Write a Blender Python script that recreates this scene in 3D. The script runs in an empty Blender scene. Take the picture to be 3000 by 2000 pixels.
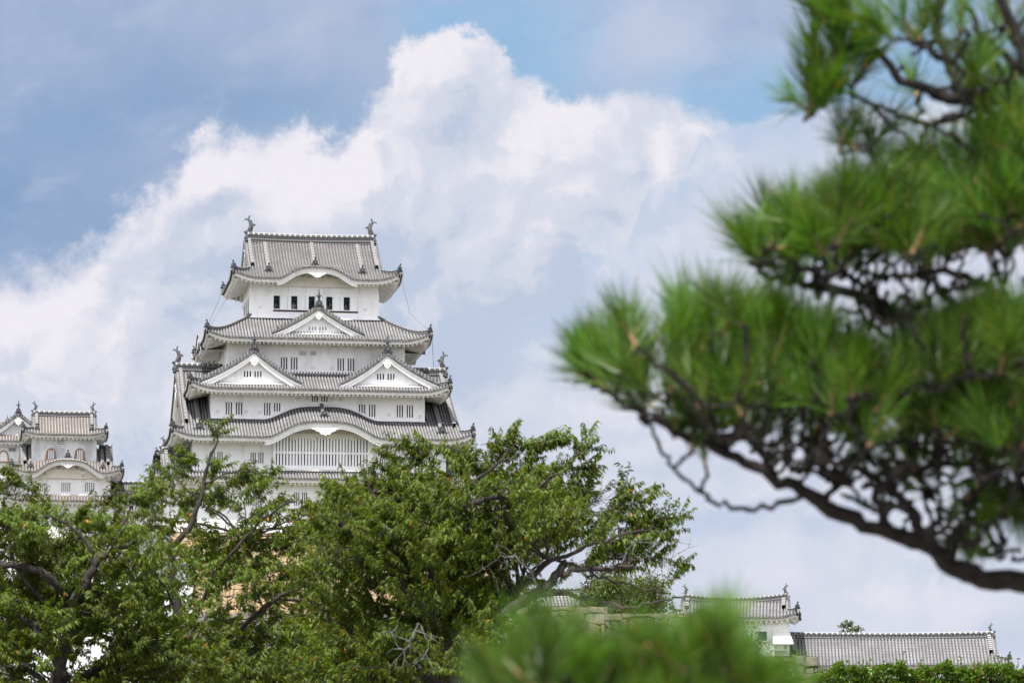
import bpy, math, random
import numpy as np
from mathutils import Vector, Matrix

SC = bpy.context.scene
COL = SC.collection
R_ = math.radians

# ------------------------------------------------------------------ camera
FPX, PITCH = 10800.0, R_(7.9)
CAM = np.array([0.0, 0.0, 1.6])
cd = bpy.data.cameras.new("camera")
cam = bpy.data.objects.new("camera", cd)
COL.objects.link(cam)
cam.location = CAM
cam.rotation_euler = (R_(90) + PITCH, 0, 0)
cd.sensor_width = 36
cd.lens = FPX / 3000 * 36
cd.clip_start = 0.5
cd.clip_end = 9000
cd.dof.use_dof = True
cd.dof.focus_distance = 180
cd.dof.aperture_fstop = 6.0
cd.dof.aperture_blades = 9
SC.camera = cam

CF = np.array([0, math.cos(PITCH), math.sin(PITCH)])
CR = np.array([1.0, 0, 0])
CU = np.cross(CR, CF)


def at(px, py, Y):
    """world point seen at photo pixel (3000 x 2000) at distance Y"""
    d = CF * FPX + CR * (px - 1500) + CU * (1000 - py)
    return CAM + d / d[1] * Y


# ------------------------------------------------------------------ light
PSI = R_(8.65)
sl = Vector((-0.24, -0.42, 1.0)).normalized()          # towards the sun, castle frame
sun_dir = Matrix.Rotation(PSI, 3, 'Z') @ sl
SUN_EL = math.asin(sun_dir.z)
SUN_AZ = math.atan2(sun_dir.x, sun_dir.y)
ld = bpy.data.lights.new("sun", 'SUN')
ld.energy = 5.0
ld.angle = R_(0.53)
ld.color = (1.0, 0.962, 0.91)
lo = bpy.data.objects.new("sun", ld)
lo.rotation_euler = sun_dir.to_track_quat('Z', 'Y').to_euler()
lo.location = (0, -20, 80)
COL.objects.link(lo)
SC.view_settings.view_transform = 'Standard'
SC.view_settings.look = 'None'
SC.view_settings.exposure = 1.0
SC.view_settings.gamma = 1
SC.view_settings.use_curve_mapping = False
SC.cycles.max_bounces = 8
SC.cycles.diffuse_bounces = 4
SC.cycles.transparent_max_bounces = 8
SC.cycles.caustics_reflective = False
SC.cycles.caustics_refractive = False


class NT:
    """small helper for node trees"""
    def __init__(s, nt):
        s.nt = nt

    def n(s, typ, **kw):
        nd = s.nt.nodes.new(typ)
        for k, v in kw.items():
            setattr(nd, k, v)
        return nd

    def put(s, sock, v):
        if isinstance(v, bpy.types.NodeSocket):
            s.nt.links.new(v, sock)
        elif v is not None:
            if sock.type == 'RGBA' and not hasattr(v, '__len__'):
                v = (v, v, v, 1)
            elif sock.type == 'RGBA' and len(v) == 3:
                v = (*v, 1)
            sock.default_value = v

    def m(s, op, a, b=None, c=None, clamp=False):
        nd = s.n('ShaderNodeMath', operation=op, use_clamp=clamp)
        for i, v in enumerate((a, b, c)):
            if v is not None:
                s.put(nd.inputs[i], v)
        return nd.outputs[0]

    def mix(s, f, a, b, blend='MIX'):
        nd = s.n('ShaderNodeMix', data_type='RGBA', blend_type=blend)
        s.put(nd.inputs[0], f)
        s.put(nd.inputs[6], a)
        s.put(nd.inputs[7], b)
        return nd.outputs[2]

    def noise(s, vec, scale, detail=4, rough=.5, dim='3D', dist=0.0):
        nd = s.n('ShaderNodeTexNoise', noise_dimensions=dim)
        if vec is not None:
            s.put(nd.inputs['Vector'], vec)
        nd.inputs['Scale'].default_value = scale
        nd.inputs['Detail'].default_value = detail
        nd.inputs['Roughness'].default_value = rough
        nd.inputs['Distortion'].default_value = dist
        return nd.outputs['Fac']

    def rng(s, v, a, b, c=0.0, d=1.0, smooth=True):
        nd = s.n('ShaderNodeMapRange', interpolation_type='SMOOTHSTEP' if smooth else 'LINEAR', clamp=True)
        s.put(nd.inputs[0], v)
        for i, q in enumerate((a, b, c, d)):
            s.put(nd.inputs[i + 1], q)
        return nd.outputs[0]

    def comb(s, x, y, z=0.0):
        nd = s.n('ShaderNodeCombineXYZ')
        s.put(nd.inputs[0], x); s.put(nd.inputs[1], y); s.put(nd.inputs[2], z)
        return nd.outputs[0]

    def sep(s, v):
        nd = s.n('ShaderNodeSeparateXYZ')
        s.put(nd.inputs[0], v)
        return nd.outputs

    def curve(s, v, pts, xmin, xmax, ymin, ymax, smooth=False):
        """float curve through pts (x,y) given in real units"""
        nd = s.n('ShaderNodeFloatCurve')
        c = nd.mapping.curves[0]
        P = [((x - xmin) / (xmax - xmin), (y - ymin) / (ymax - ymin)) for x, y in pts]
        c.points[0].location = P[0]
        c.points[1].location = P[-1]
        for q in P[1:-1]:
            c.points.new(*q)
        if not smooth:
            for q in c.points:
                q.handle_type = 'VECTOR'
        nd.mapping.update()
        s.put(nd.inputs['Value'], s.m('DIVIDE', s.m('SUBTRACT', v, xmin), xmax - xmin, clamp=True))
        return s.m('MULTIPLY_ADD', nd.outputs[0], ymax - ymin, ymin)


def S2L(r, g, b):
    f = lambda c: (c / 255 / 12.92) if c / 255 <= .04045 else ((c / 255 + .055) / 1.055) ** 2.4
    return (f(r), f(g), f(b))


def build_world():
    w = bpy.data.worlds.new("World")
    SC.world = w
    w.use_nodes = True
    nt = w.node_tree
    nt.nodes.clear()
    N = NT(nt)
    out = N.n('ShaderNodeOutputWorld')
    bg = N.n('ShaderNodeBackground')
    nt.links.new(bg.outputs[0], out.inputs[0])
    sky = N.n('ShaderNodeTexSky', sky_type='NISHITA', sun_disc=False)
    sky.sun_elevation = SUN_EL
    sky.sun_rotation = SUN_AZ
    sky.air_density = 1.0
    sky.dust_density = 1.2
    sky.ozone_density = 1.5
    tc = N.n('ShaderNodeTexCoord')
    dx, dy, dz = N.sep(tc.outputs['Generated'])[:3]
    az = N.m('ARCTAN2', dx, dy)
    el = N.m('ARCSINE', dz)
    k = FPX / 1000
    # angular cloud chart: U to the right, V downwards, one unit = 1/10.8 rad
    U = N.m('MULTIPLY_ADD', az, k * math.cos(PITCH), 1.5)
    V = N.m('MULTIPLY_ADD', el, -k, 1.0 + PITCH * k)
    P = N.comb(U, V)
    # domain warp, billowing
    w1 = N.noise(P, 2.6, 8, .58)
    P2 = N.comb(N.m('ADD', U, 7.3), N.m('ADD', V, 3.1))
    w2 = N.noise(P2, 2.6, 8, .58)
    fine = N.noise(P, 15, 7, .62)
    c1 = N.m('SUBTRACT', w1, .5)
    c2 = N.m('SUBTRACT', w2, .5)
    cf = N.m('SUBTRACT', fine, .5)
    Uw = N.m('ADD', U, N.m('MULTIPLY', c1, .34))
    Vw = N.m('ADD', V, N.m('ADD', N.m('MULTIPLY', c2, .30), N.m('MULTIPLY', cf, .07)))

    def blob(u0, v0, ru, rv, wu=Uw, wv=Vw):
        a = N.m('DIVIDE', N.m('SUBTRACT', wu, u0), ru)
        b = N.m('DIVIDE', N.m('SUBTRACT', wv, v0), rv)
        r2 = N.m('ADD', N.m('MULTIPLY', a, a), N.m('MULTIPLY', b, b))
        return N.m('EXPONENT', N.m('MULTIPLY', r2, -1.0))

    s = 1.2755 / 1000
    # background veil over the clear sky
    clear = N.mix(0.93, N.mix(1.0, sky.outputs[0], (.1, .1, .1), 'MULTIPLY'), S2L(152, 190, 226))
    veil = S2L(175, 190, 217)
    bgc = N.mix(N.rng(N.noise(P, 1.5, 6, .6), .33, .62), S2L(156, 177, 208), veil)
    hole = N.m('ADD', blob(1.60, .13, .22, .20), blob(1.50, .27, .15, .14))
    hole = N.m('ADD', hole, blob(2.14, .31, .26, .14))
    hole = N.m('ADD', hole, N.m('MULTIPLY', blob(2.75, .20, .22, .25), .9))
    hole = N.m('ADD', hole, N.m('MULTIPLY', blob(1.27, .07, .13, .10), .8))
    hole = N.m('ADD', hole, N.m('MULTIPLY', blob(.85, .36, .22, .12), .35))
    bgc = N.mix(N.m('MULTIPLY', hole, 1.15, clamp=True), bgc, clear)
    bgc = N.mix(N.m('MULTIPLY', blob(1.92, .13, .26, .15), .9), bgc, S2L(196, 206, 228))
    # left bank: blue-grey
    dk = N.m('ADD', N.m('MULTIPLY', blob(.05, .62, .50, .26), 1.0), N.m('MULTIPLY', blob(.62, .30, .45, .14), .75))
    dk = N.m('MULTIPLY', dk, N.rng(N.noise(P, 3.0, 5, .55), .3, .7, .65, 1.05))
    bgc = N.mix(N.m('MULTIPLY', dk, 1.0, clamp=True), bgc, S2L(132, 162, 200))
    bgc = N.mix(N.m('MULTIPLY', blob(.22, .36, .3, .08), .45), bgc, S2L(132, 164, 204))
    strk = N.noise(N.comb(N.m('MULTIPLY', U, .8), N.m('MULTIPLY_ADD', U, .35, N.m('MULTIPLY', V, 1.5))), 3.2, 6, .6)
    bgc = N.mix(N.rng(strk, .46, .72, 0, .55), bgc, S2L(186, 198, 222))
    bgc = N.mix(N.rng(strk, .46, .26, 0, .35), bgc, S2L(134, 166, 206))
    # lower, distant haze
    low = N.mix(N.rng(N.noise(P2, 1.9, 6, .6), .35, .65), S2L(196, 210, 232), S2L(222, 224, 236))
    # main cumulus: upper edge
    pts = [(-600, 640), (-200, 620), (0, 612), (90, 585), (160, 592), (215, 560), (232, 500), (285, 440), (330, 425), (395, 370), (428, 285), (470, 275),
           (530, 300), (600, 300), (690, 268), (735, 310), (790, 285), (850, 215), (880, 150), (918, 82), (955, 96),
           (1015, 80), (1078, 62), (1130, 88), (1165, 165), (1205, 195), (1280, 222), (1330, 250), (1400, 235),
           (1455, 214), (1590, 212), (1640, 262), (1700, 285), (1790, 270), (1900, 262), (2000, 255), (2352, 210), (3000, 200)]
    yA = N.curve(Uw, [(a * s, b * s) for a, b in pts], -.8, 3.9, -.2, 1.2)
    sd = N.m('SUBTRACT', Vw, yA)                         # >0 inside
    frag = N.m('SUBTRACT', N.noise(P2, 8.5, 8, .66), .5)
    famp = N.curve(U, [(-.8, .20), (0, .20), (.5, .48), (.95, .46), (1.2, .22), (1.5, .12), (2.0, .12), (3.9, .12)], -.8, 3.9, 0, .5)
    sd = N.m('ADD', sd, N.m('MULTIPLY', N.m('MULTIPLY', frag, famp), N.rng(sd, .16, .02)))
    soft = N.curve(U, [(-.8, .14), (0, .14), (.35, .14), (1.0, .11), (1.35, .035), (1.8, .07), (3.9, .10)], -.8, 3.9, 0, .2)
    mA = N.rng(N.m('DIVIDE', sd, soft), -.25, 1.0)
    depth = N.rng(sd, .03, .42)
    tex = N.noise(N.comb(Uw, Vw, .7), 3.4, 7, .50)
    texo = N.noise(N.comb(N.m('SUBTRACT', Uw, .035), N.m('SUBTRACT', Vw, .045), .7), 3.4, 7, .50)
    relief = N.m('MULTIPLY', N.m('SUBTRACT', tex, texo), 3.2)
    bright = N.m('ADD', N.rng(depth, 0, 1, .84, .44), relief)
    bright = N.m('ADD', bright, N.m('MULTIPLY', N.m('SUBTRACT', N.noise(P2, 3.0, 4, .5), .5), .8))
    bright = N.m('ADD', bright, N.m('MULTIPLY', blob(.10, .95, .35, .20), .35))
    bright = N.m('SUBTRACT', bright, N.m('MULTIPLY', blob(1.35, .86, .35, .30), .35))
    bright = N.m('ADD', bright, N.m('MULTIPLY', blob(.75, .55, .42, .17), .42))
    bright = N.m('ADD', bright, N.m('MULTIPLY', blob(1.2, .42, .28, .22), .22))
    body = N.mix(N.rng(bright, .05, .55), S2L(190, 202, 224), S2L(213, 218, 232))
    body = N.mix(N.rng(bright, .5, 1.15), body, S2L(240, 237, 244))
    ccol = N.mix(N.rng(V, 1.15, 1.7, 0, .55), body, low)
    # blue gap inside the cumulus, left of the keep
    gap = N.m('MULTIPLY', N.m('ADD', blob(.66, .63, .15, .05), N.m('MULTIPLY', blob(.50, .70, .10, .06), .7)), 1.3)
    ccol = N.mix(N.rng(gap, .2, 1.2, 0, .62), ccol, S2L(166, 186, 215))
    col = N.mix(mA, bgc, ccol)
    # nearer cloud on the right: thin bluish rim, then pale body
    pb = [(900, 1400), (1080, 800), (1150, 745), (1230, 715), (1325, 700), (1336, 600), (1360, 555), (1410, 545), (1445, 570), (1462, 500), (1478, 440),
          (1530, 415), (1575, 385), (1600, 330), (1650, 300), (1700, 290), (1760, 268), (2352, 300), (3000, 330)]
    yB = N.curve(N.m('ADD', U, N.m('MULTIPLY', c1, .14)), [(a * s, b * s) for a, b in pb], 1.0, 3.9, -.2, 2.0)
    sb = N.m('SUBTRACT', N.m('ADD', V, N.m('ADD', N.m('MULTIPLY', c2, .14), N.m('MULTIPLY', cf, .05))), yB)
    mB = N.rng(sb, -.008, .022)
    mB = N.m('MULTIPLY', mB, N.rng(U, 1.35, 1.62, 0, 1))
    bcol = N.mix(N.rng(sb, .02, .30), S2L(192, 206, 230), S2L(213, 218, 234))
    bcol = N.mix(N.rng(N.m('ADD', tex, N.m('MULTIPLY', relief, .4)), .42, .72, 0, .55), bcol, S2L(232, 231, 241))
    col = N.mix(N.m('MULTIPLY', mB, N.rng(V, 1.1, 1.6, .85, .15)), col, bcol)
    # low puff on the right above the halls
    pf = N.m('ADD', blob(2.26, 1.62, .13, .16), N.m('MULTIPLY', blob(2.9, 1.75, .5, .13), .8))
    col = N.mix(N.rng(pf, .35, .9, 0, .6), col, S2L(230, 229, 240))
    col = N.mix(N.m('MULTIPLY', blob(2.05, 1.52, .25, .09), .5), col, S2L(186, 202, 228))
    # the rest of the sky (behind and above): unseen broken cloud, brightened to light the shaded walls
    gen = N.mix(N.rng(N.noise(tc.outputs['Generated'], 2.4, 6, .6), .38, .56), N.mix(1.0, sky.outputs[0], (.13, .13, .13), 'MULTIPLY'), (1.82, 1.86, 1.99))
    ax = N.m('ABSOLUTE', N.m('SUBTRACT', U, 1.5))
    ay = N.m('ABSOLUTE', N.m('SUBTRACT', V, 1.0))
    away = N.m('MAXIMUM', N.rng(ax, 1.9, 4.5), N.rng(ay, 1.5, 4.0))
    final = N.mix(away, col, gen)
    # ground side of the dome: hazy neutral
    final = N.mix(N.rng(el, -.02, -.12), final, (.20, .20, .20))
    nt.links.new(final, bg.inputs[0])
    bg.inputs[1].default_value = 0.5
    w.cycles.sampling_method = 'MANUAL'
    w.cycles.sample_map_resolution = 512


build_world()

# ------------------------------------------------------------------ materials
MAT = {}


def newmat(name, rough=.8):
    m = bpy.data.materials.new(name)
    m.use_nodes = True
    N = NT(m.node_tree)
    b = m.node_tree.nodes['Principled BSDF']
    b.inputs['Roughness'].default_value = rough
    if 'Specular IOR Level' in b.inputs:
        b.inputs['Specular IOR Level'].default_value = .3
    MAT[name] = m
    return m, N, b


def obj_noise(N, scale, detail=4, rough=.55, stretch=None):
    tc = N.n('ShaderNodeTexCoord')
    v = tc.outputs['Object']
    if stretch:
        mp = N.n('ShaderNodeMapping')
        mp.inputs['Scale'].default_value = stretch
        N.put(mp.inputs[0], v)
        v = mp.outputs[0]
    return N.noise(v, scale, detail, rough)


def bump(N, b, h, strength=.4, dist=.05):
    nd = N.n('ShaderNodeBump')
    nd.inputs['Strength'].default_value = strength
    nd.inputs['Distance'].default_value = dist
    N.put(nd.inputs['Height'], h)
    N.put(b.inputs['Normal'], nd.outputs[0])


def mk_plain(name, c1, c2, scale=3, rough=.8, stretch=None, lo=.35, hi=.65, bmp=0):
    m, N, b = newmat(name, rough)
    f = obj_noise(N, scale, 5, .6, stretch)
    N.put(b.inputs['Base Color'], N.mix(N.rng(f, lo, hi), c1, c2))
    if bmp:
        bump(N, b, f, bmp, .05)
    return m


mk_plain('plaster', (.86, .845, .86), (.72, .705, .715), .9, .85, (1, 1, .22), .45, .75)
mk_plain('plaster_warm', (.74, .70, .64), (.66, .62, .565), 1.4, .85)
mk_plain('soffit_shaded', (.58, .53, .47), (.50, .455, .40), 1.4, .85)  # white plaster with the shade between the rafters put into its colour
mk_plain('plaster_stained', (.74, .745, .75), (.50, .51, .53), .55, .9, (1, 1, .6), .42, .62)
mk_plain('dark_tile', (.022, .025, .03), (.045, .048, .055), 4, .6)
mk_plain('fish_tile', (.10, .098, .10), (.05, .05, .055), 5, .7)
mk_plain('window_dark', (.003, .0035, .005), (.006, .007, .010), 2, .8)
mk_plain('window_grey', (.30, .29, .28), (.24, .235, .23), 2, .8)
mk_plain('iron', (.02, .05, .06), (.03, .07, .08), 6, .5)
mk_plain('dark_wood', (.045, .03, .028), (.03, .022, .02), 6, .7)
mk_plain('gilt', (.42, .26, .07), (.16, .09, .04), 9, .5)
mk_plain('rust_wood', (.42, .22, .10), (.25, .12, .06), 7, .8)
mk_plain('wire', (.12, .12, .13), (.10, .10, .11), 3, .5)
mk_plain('bark_cherry', (.040, .032, .029), (.014, .011, .010), 7, .9, (1, 1, 1), .3, .7, .5)
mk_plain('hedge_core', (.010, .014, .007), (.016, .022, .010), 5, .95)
mk_plain('bark_grey', (.16, .155, .155), (.08, .077, .08), 6, .9)
mk_plain('bark_pine', (.026, .021, .019), (.008, .007, .007), 30, .95, (1, 1, 1), .3, .7, .8)
mk_plain('pine_bud', (.36, .20, .12), (.22, .13, .08), 20, .8)
mk_plain('grass', (.06, .07, .03), (.09, .085, .05), .4, .95)
mk_plain('earth', (.16, .13, .09), (.22, .19, .14), .3, .95)
mk_plain('gravel', (.24, .22, .19), (.19, .175, .15), 1.5, .95)
mk_plain('skin', (.50, .30, .21), (.45, .26, .18), 20, .6)
mk_plain('hair', (.012, .010, .010), (.02, .016, .014), 20, .6)
for nm, c in (('cloth_blue', (.03, .12, .30)), ('cloth_white', (.62, .60, .62)), ('cloth_navy', (.03, .05, .10)),
              ('cloth_grey', (.16, .20, .26)), ('cloth_black', (.02, .02, .025))):
    mk_plain(nm, c, tuple(q * .7 for q in c), 8, .9)


def mk_tile(name, tile, plast, duty, side, lichen=0.0, period=.31):
    """round cover tiles: uv.x across the tile (0..1), uv.y metres along it; plastered joints"""
    m, N, b = newmat(name, .75)
    uv = N.n('ShaderNodeUVMap')
    u, v = N.sep(uv.outputs[0])[:2]
    tc = N.n('ShaderNodeTexCoord')
    nz = N.noise(tc.outputs['Object'], 2.2, 5, .7)
    nf = N.noise(tc.outputs['Object'], 9, 3, .6)
    fr = N.m('FRACT', N.m('DIVIDE', v, period))
    joint = N.m('LESS_THAN', fr, N.m('MULTIPLY_ADD', N.m('SUBTRACT', nf, .5), .35, duty))
    edge = N.m('GREATER_THAN', N.m('ABSOLUTE', N.m('SUBTRACT', u, .5)), side)
    pm = N.m('MAXIMUM', joint, edge)
    pm = N.m('MULTIPLY', pm, N.rng(nz, .28, .55, .55, 1.0))
    tcol = N.mix(N.rng(nf, .3, .7), tile, tuple(q * 1.5 for q in tile))
    pcol = N.mix(N.rng(nz, .35, .7), plast, tuple(q * .78 for q in plast))
    if lichen:
        ln = N.noise(tc.outputs['Object'], 3.6, 4, .65)
        tcol = N.mix(N.rng(ln, .46, .62, 0, lichen), tcol, (.26, .15, .07))
        pcol = N.mix(N.rng(ln, .48, .66, 0, lichen * .7), pcol, (.32, .22, .13))
    big = N.noise(tc.outputs['Object'], .45, 5, .65)
    N.put(b.inputs['Base Color'], N.mix(1.0, N.mix(pm, tcol, pcol), N.rng(big, .3, .7, .72, 1.22, False), 'MULTIPLY'))
    return m


def mk_pan(name, c1, c2, lichen=0.0):
    """pan tiles between the covers: narrow courses"""
    m, N, b = newmat(name, .8)
    uv = N.n('ShaderNodeUVMap')
    u, v = N.sep(uv.outputs[0])[:2]
    tc = N.n('ShaderNodeTexCoord')
    nz = N.noise(tc.outputs['Object'], 3, 5, .7)
    st = N.m('LESS_THAN', N.m('FRACT', N.m('DIVIDE', v, .155)), .35)
    c = N.mix(N.rng(nz, .3, .7), c1, c2)
    if lichen:
        c = N.mix(N.rng(N.noise(tc.outputs['Object'], 4, 4, .6), .5, .65, 0, lichen), c, (.22, .11, .05))
    N.put(b.inputs['Base Color'], N.mix(N.m('MULTIPLY', st, .6), c, tuple(q * .35 for q in c1)))
    return m


mk_tile('tile_a', (.060, .059, .060), (.26, .257, .256), .30, .40)
mk_tile('tile_b', (.054, .054, .057), (.40, .396, .392), .36, .385)
mk_tile('tile_old', (.10, .095, .10), (.30, .288, .272), .38, .40, .36, .34)
mk_tile('tile_hall', (.062, .061, .066), (.29, .288, .292), .42, .37, .05)
mk_pan('pan_a', (.055, .050, .048), (.085, .076, .073), .10)
mk_pan('pan_b', (.040, .038, .041), (.064, .059, .060), .06)
mk_pan('pan_old', (.06, .056, .056), (.10, .085, .075), .45)
mk_pan('pan_hall', (.050, .048, .054), (.08, .074, .08), .15)
mk_plain('disc', (.06, .06, .065), (.16, .155, .15), 6, .8, None, .42, .58)
mk_plain('disc_dark', (.025, .025, .03), (.07, .07, .08), 5, .7)


def mk_ridge(name, plast, dark, ring, lattice=False, cap=True):
    """ridge courses: uv.x up the side 0..1 (top >1), uv.y metres along"""
    m, N, b = newmat(name, .8)
    uv = N.n('ShaderNodeUVMap')
    u, v = N.sep(uv.outputs[0])[:2]
    tc = N.n('ShaderNodeTexCoord')
    nz = N.noise(tc.outputs['Object'], 5, 4, .7)
    fr = N.m('FRACT', N.m('DIVIDE', v, ring))
    ringm = N.m('LESS_THAN', fr, .30)
    topm = N.m('GREATER_THAN', u, .70)
    dots = N.m('MULTIPLY', N.m('LESS_THAN', N.m('FRACT', N.m('DIVIDE', v, .28 if not lattice else .36)), .45),
               N.m('LESS_THAN', N.m('FRACT', N.m('MULTIPLY', u, 4.2)), .5))
    lines = N.m('LESS_THAN', N.m('FRACT', N.m('MULTIPLY_ADD', u, 3.1, .1)), .30)
    low = N.m('MAXIMUM', N.m('MULTIPLY', lines, .5), N.m('MULTIPLY', dots, .42))
    topv = N.m('MAXIMUM', ringm, N.m('GREATER_THAN', u, 1.02)) if cap else ringm
    f = N.m('ADD', N.m('MULTIPLY', topm, topv), N.m('MULTIPLY', N.m('SUBTRACT', 1.0, topm), low))
    f = N.m('MULTIPLY', f, N.rng(nz, .25, .55, .5, 1))
    base = N.mix(topm, dark, (.08, .078, .08))
    N.put(b.inputs['Base Color'], N.mix(f, base, plast))
    return m


mk_ridge('ridge', (.33, .325, .32), (.022, .022, .026), .58)
mk_ridge('ridge_hall', (.36, .355, .35), (.035, .035, .04), .50, True)
mk_ridge('hip', (.30, .295, .285), (.05, .049, .05), .40, False, False)


def mk_stone(name, c1, c2, c3):
    m, N, b = newmat(name, .9)
    geo = N.n('ShaderNodeNewGeometry')
    tc = N.n('ShaderNodeTexCoord')
    rnd = geo.outputs['Random Per Island']
    nz = N.noise(tc.outputs['Object'], 1.6, 6, .65)
    nf = N.noise(tc.outputs['Object'], 12, 4, .6)
    c = N.mix(rnd, c1, c2)
    c = N.mix(N.rng(nz, .42, .66), c, c3)
    c = N.mix(N.rng(nf, .45, .75, 0, .35), c, (.08, .075, .06))
    N.put(b.inputs['Base Color'], c)
    bump(N, b, nf, .6, .06)
    return m


mk_stone('stone_gold', (.33, .24, .135), (.22, .185, .14), (.38, .26, .13))
mk_stone('stone_grey', (.125, .118, .10), (.075, .074, .068), (.155, .13, .085))
mk_stone('stone_tan', (.19, .165, .115), (.12, .11, .085), (.21, .165, .10))
mk_plain('stone_gap', (.05, .045, .035), (.09, .08, .05), 2, .95)


def mk_leaf(name, cols, trans=.45, rough=.5, extra=None, spec=.35, var=(.62, 1.30)):
    m = bpy.data.materials.new(name)
    m.use_nodes = True
    MAT[name] = m
    nt = m.node_tree
    N = NT(nt)
    b = nt.nodes['Principled BSDF']
    out = nt.nodes['Material Output']
    uv = N.n('ShaderNodeUVMap')
    r, q = N.sep(uv.outputs[0])[:2]                 # r random per leaf, q random per spray
    tc = N.n('ShaderNodeTexCoord')
    big = N.noise(tc.outputs['Object'], .9, 3, .5)
    c = N.mix(r, cols[0], cols[1])
    c = N.mix(N.rng(N.m('ADD', N.m('MULTIPLY', q, .5), N.m('MULTIPLY', big, .5)), .3, .7, 0, .6), c, cols[2])
    c = N.mix(1.0, c, N.rng(q, 0, 1, var[0], var[1], False), 'MULTIPLY')
    if extra:
        thr, ec = extra
        c = N.mix(N.m('GREATER_THAN', r, thr), c, ec)
    N.put(b.inputs['Base Color'], c)
    b.inputs['Roughness'].default_value = rough
    b.inputs['Specular IOR Level'].default_value = spec
    tr = N.n('ShaderNodeBsdfTranslucent')
    N.put(tr.inputs[0], N.mix(1.0, c, (1.5, 1.35, .55), 'MULTIPLY'))
    mx = N.n('ShaderNodeMixShader')
    mx.inputs[0].default_value = trans
    nt.links.new(b.outputs[0], mx.inputs[1])
    nt.links.new(tr.outputs[0], mx.inputs[2])
    nt.links.new(mx.outputs[0], out.inputs[0])
    return m


mk_leaf('leaf_cherry', ((.014, .040, .003), (.165, .205, .012), (.050, .092, .006)), .45, .55, (.997, (.45, .12, .02)))
mk_leaf('needle', ((.008, .045, .004), (.115, .215, .012), (.038, .110, .008)), .33, .38, (.97, (.15, .11, .02)), .35, (.42, 1.5))
mk_leaf('leaf_hedge', ((.035, .085, .008), (.12, .19, .014), (.055, .11, .010)), .35, .32, (.985, (.20, .08, .04)))
mk_leaf('leaf_far', ((.045, .07, .018), (.10, .12, .028), (.06, .085, .02)), .35, .6)
mk_leaf('leaf_wild', ((.028, .055, .010), (.07, .10, .018), (.04, .07, .012)), .35, .6)


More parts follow.
